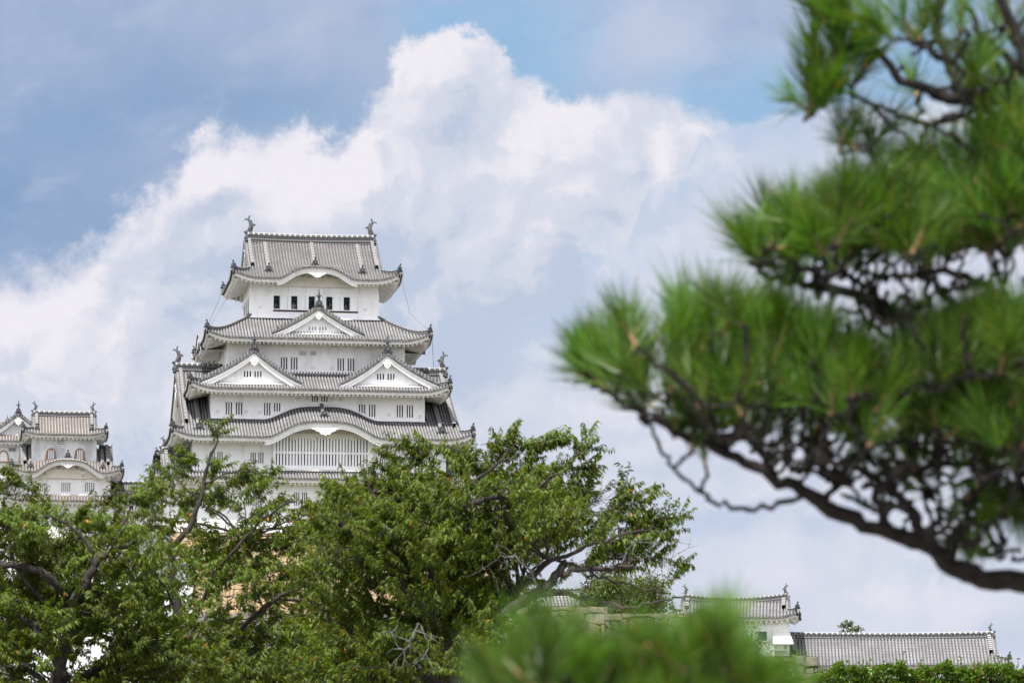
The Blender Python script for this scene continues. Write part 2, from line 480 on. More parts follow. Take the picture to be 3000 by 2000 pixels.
# ------------------------------------------------------------------ mesh building
class MB:
    def __init__(s):
        s.v, s.f, s.m, s.uv, s.mats = [], [], [], [], []

    def mi(s, name):
        if name not in s.mats:
            s.mats.append(name)
        return s.mats.index(name)

    def face(s, idx, mat, uv=None):
        s.f.append(tuple(idx))
        s.m.append(s.mi(mat))
        s.uv.append(uv if uv else [(0, 0)] * len(idx))

    def quad(s, pts, mat, uv=None):
        b = len(s.v)
        s.v.extend([tuple(p) for p in pts])
        s.face(range(b, b + len(pts)), mat, uv)

    def box(s, x0, x1, y0, y1, z0, z1, mat, T=None):
        P = [(x, y, z) for z in (z0, z1) for y in (y0, y1) for x in (x0, x1)]
        if T:
            P = [T(*p) for p in P]
        b = len(s.v)
        s.v.extend(P)
        for q in ((0, 2, 3, 1), (4, 5, 7, 6), (0, 1, 5, 4), (2, 6, 7, 3), (0, 4, 6, 2), (1, 3, 7, 5)):
            s.face([b + i for i in q], mat)

    def beam(s, a, b_, w, h, mat, up=(0, 0, 1)):
        """box from a to b_, width w, height h"""
        a = Vector(a); c = Vector(b_)
        d = (c - a).normalized()
        sd = d.cross(Vector(up)).normalized() * (w / 2)
        u = sd.cross(d).normalized() * (h / 2)
        P = [p + i * sd + j * u for p in (a, c) for i, j in ((-1, -1), (1, -1), (1, 1), (-1, 1))]
        n = len(s.v)
        s.v.extend([tuple(p) for p in P])
        for q in ((0, 1, 2, 3), (7, 6, 5, 4), (0, 4, 5, 1), (1, 5, 6, 2), (2, 6, 7, 3), (3, 7, 4, 0)):
            s.face([n + i for i in q], mat)

    def tube(s, pts, rad, mat, n=6, cap=True, v0=0.0):
        pts = [Vector(p) for p in pts]
        if not hasattr(rad, '__len__'):
            rad = [rad] * len(pts)
        rings = []
        prev = None
        for i, p in enumerate(pts):
            t = (pts[min(i + 1, len(pts) - 1)] - pts[max(i - 1, 0)])
            t = t.normalized() if t.length > 1e-9 else Vector((0, 0, 1))
            ref = prev if prev else (Vector((0, 0, 1)) if abs(t.z) < .9 else Vector((1, 0, 0)))
            a = t.cross(ref)
            if a.length < 1e-6:
                a = t.cross(Vector((1, 0, 0)))
            a.normalize()
            b = a.cross(t).normalized()
            prev = b
            r = rad[i]
            base = len(s.v)
            for k in range(n):
                ang = 2 * math.pi * k / n
                s.v.append(tuple(p + a * (math.cos(ang) * r) + b * (math.sin(ang) * r)))
            rings.append(base)
        for i in range(len(rings) - 1):
            A, B = rings[i], rings[i + 1]
            for k in range(n):
                k2 = (k + 1) % n
                s.face((A + k, A + k2, B + k2, B + k), mat)
        if cap:
            s.face([rings[0] + k for k in range(n)][::-1], mat)
            s.face([rings[-1] + k for k in range(n)], mat)

    def sweep(s, pts, prof, mat, side=None, caps=True):
        """sweep open/closed profile [(s,z,u)] along pts; s = sideways, z = up (world z)"""
        pts = [Vector(p) for p in pts]
        L = 0
        rows = []
        for i, p in enumerate(pts):
            if i:
                L += (p - pts[i - 1]).length
            t = (pts[min(i + 1, len(pts) - 1)] - pts[max(i - 1, 0)])
            sd = Vector(side) if side else Vector((t.y, -t.x, 0))
            sd = sd.normalized()
            base = len(s.v)
            for q in prof:
                s.v.append(tuple(p + sd * q[0] + Vector((0, 0, q[1]))))
            rows.append((base, L))
        n = len(prof)
        for i in range(len(rows) - 1):
            A, la = rows[i]
            B, lb = rows[i + 1]
            for k in range(n - 1):
                u0, u1 = prof[k][2], prof[k + 1][2]
                s.face((A + k, B + k, B + k + 1, A + k + 1), mat, [(u0, la), (u0, lb), (u1, lb), (u1, la)])
        if caps:
            s.face([rows[0][0] + k for k in range(n)], mat, [(.5, .1)] * n)
            s.face([rows[-1][0] + k for k in range(n)][::-1], mat, [(.5, .1)] * n)

    def obj(s, name, parent=None, smooth=False, **props):
        me = bpy.data.meshes.new(name)
        me.from_pydata(s.v, [], s.f)
        for n in s.mats:
            me.materials.append(MAT[n])
        me.polygons.foreach_set('material_index', s.m)
        lay = me.uv_layers.new(name='UVMap')
        flat = []
        for q in s.uv:
            for c in q:
                flat.extend((c[0], c[1]))
        lay.data.foreach_set('uv', flat)
        if smooth:
            me.polygons.foreach_set('use_smooth', [True] * len(s.f))
        me.update()
        o = bpy.data.objects.new(name, me)
        COL.objects.link(o)
        if parent:
            o.parent = parent
        for k, v in props.items():
            o[k] = v
        return o


def thing(name, label, cat, loc=(0, 0, 0), rotz=0, group=None):
    o = bpy.data.objects.new(name, None)
    COL.objects.link(o)
    o.location = loc
    o.rotation_euler = (0, 0, rotz)
    o['label'] = label
    o['category'] = cat
    if group:
        o['group'] = group
    return o


# ------------------------------------------------------------------ roofs
def oni(parent, loc, face=0.0, h=.85, mat='dark_tile', spike=False):
    """bell shaped ridge-end tile with a ball (or spire) on top, facing -y rotated by face"""
    mb = MB()
    prof = [(-.50, 0), (-.62, .10), (-.56, .17), (-.40, .20), (-.37, .50), (-.28, .68), (-.12, .78), (0, .80),
            (.12, .78), (.28, .68), (.37, .50), (.40, .20), (.56, .17), (.62, .10), (.50, 0)]
    k = h
    rot = Matrix.Rotation(face, 3, 'Z')
    L = Vector(loc)
    fr = [tuple(L + rot @ Vector((x * k, -.14 * k, z * k))) for x, z in prof]
    bk = [tuple(L + rot @ Vector((x * k, .14 * k, z * k))) for x, z in prof]
    n = len(prof)
    b = len(mb.v)
    mb.v.extend(fr + bk)
    mb.face(range(b, b + n), mat)
    mb.face(list(range(b + n, b + 2 * n))[::-1], mat)
    for i in range(n):
        j = (i + 1) % n
        mb.face((b + i, b + n + i, b + n + j, b + j), mat)
    c = L + rot @ Vector((0, -.16 * k, .42 * k))
    mb.tube([c, c + rot @ Vector((0, -.08 * k, 0))], .17 * k, 'fish_tile', 8)
    t = L + Vector((0, 0, .78 * k))
    if spike:
        mb.tube([t, t + Vector((0, 0, .25 * k)), t + Vector((0, 0, .45 * k)), t + Vector((0, 0, .8 * k)), t + Vector((0, 0, 1.35 * k))],
                [.16 * k, .13 * k, .20 * k, .10 * k, .02], mat, 6)
        for sx in (-1, 1):
            a = t + Vector((sx * .05, 0, .45 * k))
            mb.tube([a, a + Vector((sx * .25 * k, 0, .05)), a + Vector((sx * .30 * k, 0, .28 * k))], [.07 * k, .05 * k, .01], mat, 5)
    else:
        tip = rot @ Vector((0, -.10 * k, 0))
        mb.tube([t - Vector((0, 0, .1)), t + Vector((0, 0, .14 * k)), t + tip + Vector((0, 0, .22 * k)), t + tip * 1.6 + Vector((0, 0, .34 * k)), t + tip * 1.8 + Vector((0, 0, .44 * k))],
                [.10 * k, .07 * k, .13 * k, .13 * k, .04], mat, 7)
    return mb.obj('ridge_end_tile', parent)


def shachi(parent, loc, s=1.0, h=1.95, yaw=0.0, mat='fish_tile'):
    """roof fish: head down on the ridge end facing along -s x, tail arched up and back to the middle"""
    mb = MB()
    L = Vector(loc)
    rot = Matrix.Rotation(yaw, 3, 'Z')
    P = lambda x, y, z: tuple(L + rot @ Vector((s * x * h, y * h, z * h)))
    spine = [(.16, 0, .04), (.06, 0, .08), (-.02, 0, .16), (-.07, 0, .30), (-.07, 0, .44), (-.03, 0, .57), (.03, 0, .68), (.10, 0, .77)]
    rad = [.05, .12, .155, .135, .11, .09, .07, .045]
    n = 8
    rings = []
    for i, (x, y, z) in enumerate(spine):
        a = spine[max(i - 1, 0)]; b = spine[min(i + 1, len(spine) - 1)]
        tx, tz = b[0] - a[0], b[2] - a[2]
        l = math.hypot(tx, tz)
        nx, nz = -tz / l, tx / l
        base = len(mb.v)
        for k in range(n):
            an = 2 * math.pi * k / n
            w = rad[i] * .62 * math.sin(an)
            q = rad[i] * math.cos(an)
            mb.v.append(P(x + nx * q, w, z + nz * q))
        rings.append(base)
    for i in range(len(rings) - 1):
        for k in range(n):
            mb.face((rings[i] + k, rings[i] + (k + 1) % n, rings[i + 1] + (k + 1) % n, rings[i + 1] + k), mat)
    mb.face([rings[0] + k for k in range(n)], mat)

    def fin(pts, t=.02):
        b = len(mb.v)
        mb.v.extend([P(x, -t, z) for x, z in pts] + [P(x, t, z) for x, z in pts])
        m = len(pts)
        mb.face(range(b, b + m), mat)
        mb.face(list(range(b + m, b + 2 * m))[::-1], mat)
        for i in range(m):
            j = (i + 1) % m
            mb.face((b + i, b + m + i, b + m + j, b + j), mat)
    # tail flukes
    fin([(.02, .70), (.00, .80), (-.02, .90), (-.04, 1.0), (.04, .97), (.08, .90), (.09, .82), (.10, .74)])
    fin([(.06, .70), (.14, .80), (.22, .82), (.30, .76), (.33, .66), (.27, .73), (.20, .74), (.13, .68)])
    # dorsal fins on the outer back
    fin([(-.17, .30), (-.31, .42), (-.37, .40), (-.34, .46), (-.24, .52), (-.13, .56), (-.10, .44)])
    fin([(-.11, .54), (-.17, .64), (-.12, .70), (-.05, .74), (.00, .66)])
    # side fins, mouth and base block
    fin([(-.05, .20), (-.14, .36), (-.05, .34), (.02, .24)], .11)
    fin([(.10, .02), (.30, .00), (.34, .05), (.24, .07), (.14, .12)], .06)
    fin([(-.16, .0), (.16, .0), (.14, .06), (-.15, .08)], .10)
    return mb.obj('roof_fish', parent, smooth=False)


RPROF = lambda w, h: [(-w / 2, -.1, 0), (-w / 2, h * .72, .70), (-w * .62, h * .73, .72), (-w * .58, h * .92, .9), (-w * .25, h * 1.04, 1.1),
                      (w * .25, h * 1.04, 1.1), (w * .58, h * .92, .9), (w * .62, h * .73, .72), (w / 2, h * .72, .70), (w / 2, -.1, 0)]


class Roof:
    """hipped or hip-and-gable tiled roof.  Local frame: x along the front eave, y to the back.
    W half length of eave, D half depth of eave, z0 eave height, s0 s1 profile, up corner lift,
    run = plan run of ring (to the wall) or to the ridge; Wg = half length of ridge (gable position);
    block=(bw, bd): for |x|<bw the front plane stops at depth bd (a wall stands there)"""

    def __init__(s, parent, cx, yf, W, D, z0, s0, s1, up, over, run, Wg=None, block=None, bumpf=None, side_run=None,
                 tile='tile_b', pan='pan_b', pitch=.33, faces='flrb', fascia=.34, upw=3.2, disc='disc', colr=.102, rafters=True, name='tiled_roof'):
        s.__dict__.update(locals())
        s.cy = yf + D
        s.parent = parent
        s.mb = MB()
        s.ev = MB()
        for fc in faces:
            s.face(fc)
        s.o = s.mb.obj(name, parent)
        s.ev.obj('eave', s.o)

    def prof(s, d):
        return s.s0 * d + s.s1 * d * d

    def zf(s, e, d, x=0, fc='f'):
        """height: e distance from the corner along the eave, d distance from eave"""
        lift = 0
        if e < s.upw:
            lift = s.up * ((s.upw - max(e, 0)) / s.upw) ** 2.0
        lift *= max(0.0, 1 - d / (s.upw * 1.2))
        b = s.bumpf(x, d) if (s.bumpf and fc == 'f') else 0
        return s.z0 + s.prof(d) + lift + b

    def T(s, fc, x, d, z):
        if fc == 'f':
            return (s.cx + x, s.yf + d, z)
        if fc == 'b':
            return (s.cx - x, s.yf + 2 * s.D - d, z)
        if fc == 'l':
            return (s.cx - s.W + d, s.cy - x, z)
        return (s.cx + s.W - d, s.cy + x, z)

    def face(s, fc):
        L = s.W if fc in 'fb' else s.D
        n = int(2 * L / s.pitch)
        p = 2 * L / n
        mb, ev = s.mb, s.ev

        def cap(x):
            if fc in 'fb':
                if s.Wg is None:
                    return s.run
                if s.block and abs(x) < s.block[0] and fc == 'f':
                    return s.block[1]
                return s.run if abs(x) < s.Wg else 99
            return (s.side_run if s.side_run else s.run) if s.Wg is None else s.W - s.Wg
        xs = [-L + i * p for i in range(n + 1)]
        for i in range(n):
            xa, xb = xs[i], xs[i + 1]
            cm = cap((xa + xb) / 2)
            free = s.Wg is not None and fc in 'fb' and abs((xa + xb) / 2) < s.Wg
            da, db = (cm, cm) if free else (min(cm, L - abs(xa)), min(cm, L - abs(xb)))
            rows = max(1, int(max(da, db) / .8) + 1)
            for j in range(rows):
                q = []
                uvq = []
                for (x, dm, t) in ((xa, da, j / rows), (xb, db, j / rows), (xb, db, (j + 1) / rows), (xa, da, (j + 1) / rows)):
                    d = dm * t
                    q.append(s.T(fc, x, d, s.zf(L - abs(x), d, x, fc) - .03))
                    uvq.append((.5, d * 1.1))
                mb.quad(q, s.pan, uvq)
            # cover tile column at the middle of the strip
            x = (xa + xb) / 2
            dm = cm if free else min(cm, L - abs(x))
            r = s.colr
            base = None
            segs = max(1, int((dm + .12) / .75) + 1)
            prev = None
            ln = 0
            for j in range(segs + 1):
                d = -.12 + (dm + .12) * j / segs
                z = s.zf(L - abs(x), max(d, 0), x, fc) + min(d, 0) * s.s0
                if j:
                    ln += math.hypot((dm + .12) / segs, z - pz)
                pz = z
                ring = []
                for (c, sn) in ((-1, -.2), (-.72, .75), (0, 1.1), (.72, .75), (1, -.2)):
                    mb.v.append(s.T(fc, x + c * r, d, z + sn * r))
                    ring.append(len(mb.v) - 1)
                if prev:
                    for k in range(4):
                        mb.face((prev[k], prev[k + 1], ring[k + 1], ring[k]), s.tile,
                                [(k / 4, pl), ((k + 1) / 4, pl), ((k + 1) / 4, ln), (k / 4, ln)])
                prev, pl = ring, ln
                if j == 0:
                    # round end tile
                    c0 = []
                    for kk in range(8):
                        an = kk * math.pi / 4 + .39
                        c0.append(s.T(fc, x + math.cos(an) * r * 1.25, -.135, z + math.sin(an) * r * 1.25))
                    mb.quad(c0, s.disc)
        # eave edge: dark tile edge, plaster fascia, soffit, rafters
        m = max(8, int(2 * L / .6))
        X = [-L + 2 * L * i / m for i in range(m + 1)]
        f = s.fascia
        zt = lambda x: s.zf(L - abs(x), 0, x, fc)

        def strip(M, d0, a0, d1, a1, mat, inset0, inset1, uv=None):
            for i in range(m):
                q = []
                for (x, d, a, ins) in ((X[i], d0, a0, inset0), (X[i + 1], d0, a0, inset0), (X[i + 1], d1, a1, inset1), (X[i], d1, a1, inset1)):
                    xx = max(-L + ins, min(L - ins, x))
                    q.append(s.T(fc, xx, d, zt(xx) + a))
                M.quad(q, mat)
        strip(mb, -.06, -.02, -.06, -.13, 'disc_dark' if s.disc == 'disc' else 'disc_dark', 0, 0)
        strip(mb, -.06, -.13, .19, -.13, 'disc_dark', 0, .15)
        strip(ev, .15, -.12, .15, -.12 - f * .55, 'plaster', .12, .12)
        strip(ev, .15, -.12 - f * .55, .21, -.12 - f * .55, 'plaster', .12, .18)
        strip(ev, .21, -.12 - f * .55, .21, -.12 - f, 'plaster', .18, .18)
        strip(ev, .21, -.12 - f, .40, -.12 - f, 'plaster', .18, .40)
        o = s.over
        ss = s.s0 * .72
        # soffit
        rows = 3
        for i in range(m):
            for j in range(rows):
                q = []
                for (x, t) in ((X[i], j / rows), (X[i + 1], j / rows), (X[i + 1], (j + 1) / rows), (X[i], (j + 1) / rows)):
                    d = .2 + (o + .1 - .2) * t
                    xx = max(-L + d, min(L - d, x))
                    q.append(s.T(fc, xx, d, zt(xx) - .10 - f * .75 + (d - .2) * ss))
                ev.quad(q[::-1], 'soffit_shaded')
        # rafters
        if s.rafters:
            nr = int(2 * L / .47)
            for i in range(nr):
                x = -L + (i + .5) * 2 * L / nr
                e = L - abs(x)
                d1 = min(o + .05, e - .25)
                if d1 < .75:
                    continue
                a = .42
                za = zt(x) - .10 - f * .75 - .20
                A = s.T(fc, x, a, za + (a - .2) * ss)
                B = s.T(fc, x, d1, za + (d1 - .2) * ss)
                ev.beam(A, B, .20, .34, 'plaster')
        # corner beams
        if fc in 'fb':
            for sx in (-1, 1):
                A = s.T(fc, sx * (L - .25), .25, zt(L) - .12 - f * .9)
                B = s.T(fc, sx * (L - o), o, s.z0 - .12 - f + o * ss)
                ev.beam(A, B, .34, .34, 'plaster')
                C = Vector(A) + (Vector(A) - Vector(B)).normalized() * .12
                ev.beam(A, C, .36, .30, 'dark_tile')

    def hips(s, which='flrb', w=.34, h=.30, ends=True, size=.75):
        """ridges along the hips of the roof"""
        top = (s.W - s.Wg) if s.Wg is not None else min(s.run, s.side_run or s.run)
        for sx in (-1, 1):
            for fc in ('f', 'b'):
                if fc == 'b' and 'b' not in which:
                    continue
                pts = []
                n = 10
                for i in range(n + 1):
                    t = .35 + (top - .35) * i / n
                    x = sx * (s.W - t) * (1 if fc == 'f' else 1)
                    z = s.zf(t, t, 99, fc) + .04
                    extra = .12 * (1 - i / n) ** 3
                    X, Y, Z = s.T(fc, x if fc == 'f' else -x, t, z + extra)
                    pts.append((X, Y, Z))
                mb = MB()
                mb.sweep(pts, RPROF(w, h), 'hip')
                mb.obj('hip_ridge', s.o)
                if ends:
                    p = Vector(pts[0]) - (Vector(pts[1]) - Vector(pts[0])).normalized() * .15
                    ang = -sx * R_(-45) if fc == 'f' else sx * R_(135)
                    oni(s.o, p, R_(45) * sx if fc == 'f' else R_(180 - 45 * sx), size)

    def ridge(s, half, h=.95, w=.6, y=None, fish=True, fh=1.95, x0=None, x1=None, mat='ridge', sag=.12, endtile=True):
        yy = s.yf + s.run if y is None else y
        z = s.z0 + s.prof(s.run) - .12
        a = -half if x0 is None else x0
        b = half if x1 is None else x1
        pts = []
        for i in range(13):
            x = a + (b - a) * i / 12
            pts.append((s.cx + x, yy, z + sag * (x / half) ** 2))
        mb = MB()
        mb.sweep(pts, RPROF(w, h), mat)
        # small round beads in rows along the ridge
        mb.obj('ridge', s.o)
        for sx in (-1, 1):
            xe = sx * half
            if not (a - .01 <= xe <= b + .01):
                continue
            if endtile:
                oni(s.o, (s.cx + xe + sx * .1, yy, z - .1 + sag), R_(90) * sx, h * 1.05)
            if fish:
                shachi(s.o, (s.cx + xe - sx * .25 * fh / 1.95, yy, z + sag + h), -sx * -1, fh)


def rake_curve(w, h, n=16, c=.30):
    return [(w * i / n, -h * ((1 + c) * (i / n) - c * (i / n) ** 2)) for i in range(n + 1)]


def gable(parent, M, wl, wr, h, back, board=.55, windows=None, top='ridge', size=1.0, mat_wall='plaster', wall_in=.75, pendant=1.0, name='gable', oni_spike=True, lift=0.0,
          roofs=True, c=.30, band=.34):
    """triangular gable; M maps (x, y(out -> in), z rel. apex of verge tiles) to parent space"""
    P = lambda x, y, z: tuple(M @ Vector((x, y, z)))
    g = MB()
    rt = MB()
    for sx, w in ((-1, wl), (1, wr)):
        rc = rake_curve(w, h, 18, c)
        n = len(rc) - 1
        lenr = 0
        for i in range(n):
            (xa, za), (xb, zb) = rc[i], rc[i + 1]
            # raised rake ridge, with uv for the pattern
            y0, y1, hh = .30, .30 + band, .46 * size
            u0 = lenr
            lenr += math.hypot(xb - xa, zb - za)
            q = lambda x, y, z: P(sx * x, y, z)
            uvs = [(.75, u0), (.75, lenr), (.98, lenr), (.98, u0)]
            if i < n - 2:
                rt.quad([q(xa, y0, za + .02), q(xb, y0, zb + .02), q(xb, y0, zb + hh), q(xa, y0, za + hh)], 'hip', uvs)
                rt.quad([q(xa, y0, za + hh), q(xb, y0, zb + hh), q(xb, y1, zb + hh), q(xa, y1, za + hh)], 'hip', [(.9, u0), (.9, lenr), (.9, lenr), (.9, u0)])
                rt.quad([q(xa, y1, za), q(xb, y1, zb), q(xb, y1, zb + hh), q(xa, y1, za + hh)], 'hip', uvs)
            # roof plane running to the back
            rt.quad([q(xa, -.02, za - .03), q(xb, -.02, zb - .03), q(xb, back, zb - .03), q(xa, back, za - .03)], 'pan_b', [(0, 0), (0, 0), (0, back), (0, back)])
            # underside plaster
            g.quad([q(xa, .02, za - .20), q(xb, .02, zb - .20), q(xb, wall_in + .05, zb - .20), q(xa, wall_in + .05, za - .20)], 'plaster')
            # barge board in two steps
            t0 = .24
            e0 = -.02
            g.quad([q(xa, .06, za - t0), q(xb, .06, zb - t0), q(xb, .06, zb - t0 - board * .42), q(xa, .06, za - t0 - board * .42)], 'plaster')
            g.quad([q(xa, .06, za - t0 - board * .42), q(xb, .06, zb - t0 - board * .42), q(xb, .14, zb - t0 - board * .42), q(xa, .14, za - t0 - board * .42)], 'plaster')
            fl = 1 + .35 * (i / n)
            fl2 = 1 + .35 * ((i + 1) / n)
            g.quad([q(xa, .14, za - t0 - board * .42), q(xb, .14, zb - t0 - board * .42), q(xb, .14, zb - t0 - board * fl2 * .92), q(xa, .14, za - t0 - board * fl * .92)], 'plaster')
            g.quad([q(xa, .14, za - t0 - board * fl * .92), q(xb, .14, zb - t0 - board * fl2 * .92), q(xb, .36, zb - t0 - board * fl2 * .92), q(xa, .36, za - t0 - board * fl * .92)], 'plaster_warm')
            # gable wall
            g.quad([q(xa, wall_in, za - .1), q(xb, wall_in, zb - .1), q(xb, wall_in, -h - 1.2), q(xa, wall_in, -h - 1.2)], mat_wall)
        # verge tiles: short half tubes with round ends
        k = int(lenr / .30)
        acc = 0
        tgt = .15
        for i in range(n):
            (xa, za), (xb, zb) = rc[i], rc[i + 1]
            sl_ = math.hypot(xb - xa, zb - za)
            while acc + sl_ >= tgt:
                t = (tgt - acc) / sl_
                x, z = sx * (xa + (xb - xa) * t), za + (zb - za) * t - .06
                r = .125
                prev = None
                for yy in (-.14, .30):
                    ring = []
                    for (cc, sn) in ((-1, -.2), (-.72, .75), (0, 1.1), (.72, .75), (1, -.2)):
                        rt.v.append(P(x + cc * r, yy, z + sn * r + .03))
                        ring.append(len(rt.v) - 1)
                    if prev:
                        for kk in range(4):
                            rt.face((prev[kk], prev[kk + 1], ring[kk + 1], ring[kk]), 'tile_a', [(kk / 4, .1), ((kk + 1) / 4, .1), ((kk + 1) / 4, .5), (kk / 4, .5)])
                    prev = ring
                rt.quad([P(x + math.cos(a_ * math.pi / 4) * r * 1.2, -.15, z + .03 + math.sin(a_ * math.pi / 4) * r * 1.2) for a_ in range(8)], 'disc')
                tgt += .30
            acc += sl_
    g_o = g.obj(name, parent)
    rt.obj('gable_roof', g_o)
    # ridge going back
    if top == 'ridge':
        mb = MB()
        pts = [tuple(M @ Vector((0, y, -.05))) for y in (.15, back * .5, back)]
        mb.sweep(pts, RPROF(.42 * size, .5 * size), 'hip')
        mb.obj('ridge', g_o)
        if oni_spike is not None:
            a = math.atan2((M.to_3x3() @ Vector((0, -1, 0))).x, -(M.to_3x3() @ Vector((0, -1, 0))).y)
            oni(g_o, M @ Vector((0, .0, .05)), a, .95 * size, 'dark_tile', oni_spike)
    # pendant board (turnip shape) below the apex
    if pendant:
        k = pendant
        pr = [(0, -.02), (.14, -.10), (.34, -.30), (.62, -.52), (.58, -.62), (.40, -.60), (.44, -.82), (.34, -1.02), (.16, -1.10), (0, -1.28)]
        pr = [(x * k, z * k) for x, z in pr]
        full = pr + [(-x, z) for x, z in pr[::-1][1:-1]]
        mb = MB()
        zb = -.14 - board * 1.0
        n = len(full)
        mb.v.extend([P(x, -.02, z + zb + .10) for x, z in full] + [P(x, .12, z + zb + .10) for x, z in full])
        mb.face(range(n), 'plaster')
        mb.face(list(range(n, 2 * n))[::-1], 'plaster')
        for i in range(n):
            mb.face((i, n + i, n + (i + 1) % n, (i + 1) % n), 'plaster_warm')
        cc = P(0, -.02, zb - .42 * k)
        c2 = P(0, -.10, zb - .42 * k)
        mb.tube([cc, c2], .13 * k, 'plaster_warm', 8)
        for sx in (-1, 1):
            mb.tube([P(sx * .24 * k, -.02, zb - .62 * k), P(sx * .24 * k, -.06, zb - .62 * k)], .09 * k, 'window_grey', 8)
        mb.obj('pendant', g_o)
    if windows:
        for (x0, x1, z0, z1, n, dark) in windows:
            mb = MB()
            T = lambda x, y, z: P(x, y, z)
            mb.box(x0, x1, wall_in - .02, wall_in + .3, z0, z1, dark, T)
            bw = (x1 - x0) / (2 * n - 1)
            for i in range(n - 1):
                mb.box(x0 + (2 * i + 1) * bw, x0 + (2 * i + 2) * bw, wall_in - .06, wall_in, z0, z1, 'plaster', T)
            for (a, b_, c_, d_) in ((x0 - .08, x1 + .08, z1, z1 + .07), (x0 - .08, x1 + .08, z0 - .07, z0), (x0 - .08, x0, z0, z1), (x1, x1 + .08, z0, z1)):
                mb.box(a, b_, wall_in - .07, wall_in + .01, c_, d_, 'plaster', T)
            mb.obj('gable_window', g_o)
    return g_o


def front_M(x, y, z):
    return Matrix.Translation((x, y, z))


def side_M(x, y, z, sx):
    """gable facing local -x (sx=-1) or +x (sx=1)"""
    return Matrix.Translation((x, y, z)) @ Matrix.Rotation(R_(-90) if sx < 0 else R_(90), 4, 'Z')


# ------------------------------------------------------------------ walls and windows
def wall(parent, y, x0, x1, z0, z1, wins, mat='plaster', depth=.30, name='wall', yb=None, side_wins=None, T=None, extra=None):
    """one storey: front plane at y with real openings, sides and back closed"""
    mb = MB()
    T = T or (lambda x, y, z: (x, y, z))
    xs = sorted(set([x0, x1] + [w[0] for w in wins] + [w[1] for w in wins]))
    zs = sorted(set([z0, z1] + [w[2] for w in wins] + [w[3] for w in wins]))
    for i in range(len(xs) - 1):
        for j in range(len(zs) - 1):
            cx, cz = (xs[i] + xs[i + 1]) / 2, (zs[j] + zs[j + 1]) / 2
            if any(w[0] < cx < w[1] and w[2] < cz < w[3] for w in wins):
                continue
            mb.quad([T(xs[i], y, zs[j]), T(xs[i + 1], y, zs[j]), T(xs[i + 1], y, zs[j + 1]), T(xs[i], y, zs[j + 1])], mat)
    for w in wins:
        a, b, c, d = w[:4]
        dk = w[5] if len(w) > 5 else 'window_dark'
        yb_ = y + (depth if dk != 'window_grey' else .10)
        mb.quad([T(a, y, c), T(a, yb_, c), T(a, yb_, d), T(a, y, d)], mat)
        mb.quad([T(b, y, c), T(b, y, d), T(b, yb_, d), T(b, yb_, c)], mat)
        mb.quad([T(a, y, c), T(b, y, c), T(b, yb_, c), T(a, yb_, c)], mat)
        mb.quad([T(a, y, d), T(a, yb_, d), T(b, yb_, d), T(b, y, d)], mat)
        if dk != 'open':
            mb.quad([T(a, yb_, c), T(b, yb_, c), T(b, yb_, d), T(a, yb_, d)], dk)
    if yb is not None:
        mb.quad([T(x0, y, z0), T(x0, y, z1), T(x0, yb, z1), T(x0, yb, z0)], mat)
        mb.quad([T(x1, y, z0), T(x1, yb, z0), T(x1, yb, z1), T(x1, y, z1)], mat)
        mb.quad([T(x0, yb, z0), T(x0, yb, z1), T(x1, yb, z1), T(x1, yb, z0)], mat)
    if extra:
        extra(mb)
    o = mb.obj(name, parent)
    for w in wins:
        a, b, c, d = w[:4]
        n = w[4] if len(w) > 4 else 3
        if n <= 0:
            continue
        wm = MB()
        bw = (b - a) / (2 * n - 1)
        if n < 50:
            for i in range(n - 1):
                wm.box(a + (2 * i + 1) * bw, a + (2 * i + 2) * bw, y + .03, y + .13, c, d, 'plaster', T)
        fr = .07
        for (p, q, r, s_) in ((a - fr, b + fr, d, d + fr), (a - fr, b + fr, c - fr, c), (a - fr, a, c, d), (b, b + fr, c, d)):
            wm.box(p, q, y - .04, y + .02, r, s_, 'plaster', T)
        wm.obj('barred_window', o)
    return o


def pair(x, z0, z1, w=.52, gap=.26, n=3, zr=None):
    """two three-slot openings side by side, as on the keep"""
    return [(x, x + w, z0, z1, n), (x + w + gap, x + 2 * w + gap, (zr if zr is not None else z0), z1, n)]


def ports(parent, y, pts, s=.28, name='loophole'):
    for (x, z) in pts:
        mb = MB()
        mb.box(x - s / 2, x + s / 2, y - .012, y + .02, z - s / 2, z + s / 2, 'window_grey')
        mb.box(x - s / 2 + .05, x + s / 2 - .02, y - .03, y + .02, z - s / 2 + .02, z + s / 2 - .05, 'plaster')
        mb.obj(name, parent)


def brackets(parent, y, xs, z, h=.95, w=.28, out=.5):
    for x in xs:
        mb = MB()
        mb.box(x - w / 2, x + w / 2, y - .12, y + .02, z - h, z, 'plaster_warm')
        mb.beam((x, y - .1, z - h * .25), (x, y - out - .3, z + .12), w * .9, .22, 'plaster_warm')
        mb.obj('eave_bracket', parent)


# ================================================================== frames
class Frame:
    """local frame of a building: origin below pixel (px,py) at distance D, facade turned by psi"""
    def __init__(s, px, py, D, psi):
        s.O = at(px, py, D)
        s.O = s.O - 0
        s.O[2] = 0
        s.ex = np.array([math.cos(psi), math.sin(psi), 0])
        s.ey = np.array([-math.sin(psi), math.cos(psi), 0])
        s.psi = psi

    def loc(s, px, py, Y):
        d = CF * FPX + CR * (px - 1500) + CU * (1000 - py)
        d = d / d[1]
        t = (np.dot(s.O - CAM, s.ey) + Y) / np.dot(d, s.ey)
        P = CAM + d * t - s.O
        return float(P @ s.ex), float(P[2])

    def X(s, px, Y, py=1200):
        return s.loc(px, py, Y)[0]

    def Z(s, py, Y, px=None):
        if px is None:
            px = 1500 + FPX * s.O[0] / s.O[1] / 1.01
        return s.loc(px, py, Y)[1]


def settle(root, z):
    """move the root empty down to its base height, leaving the parts where they are"""
    root.location.z += z
    for c in root.children:
        c.location.z -= z


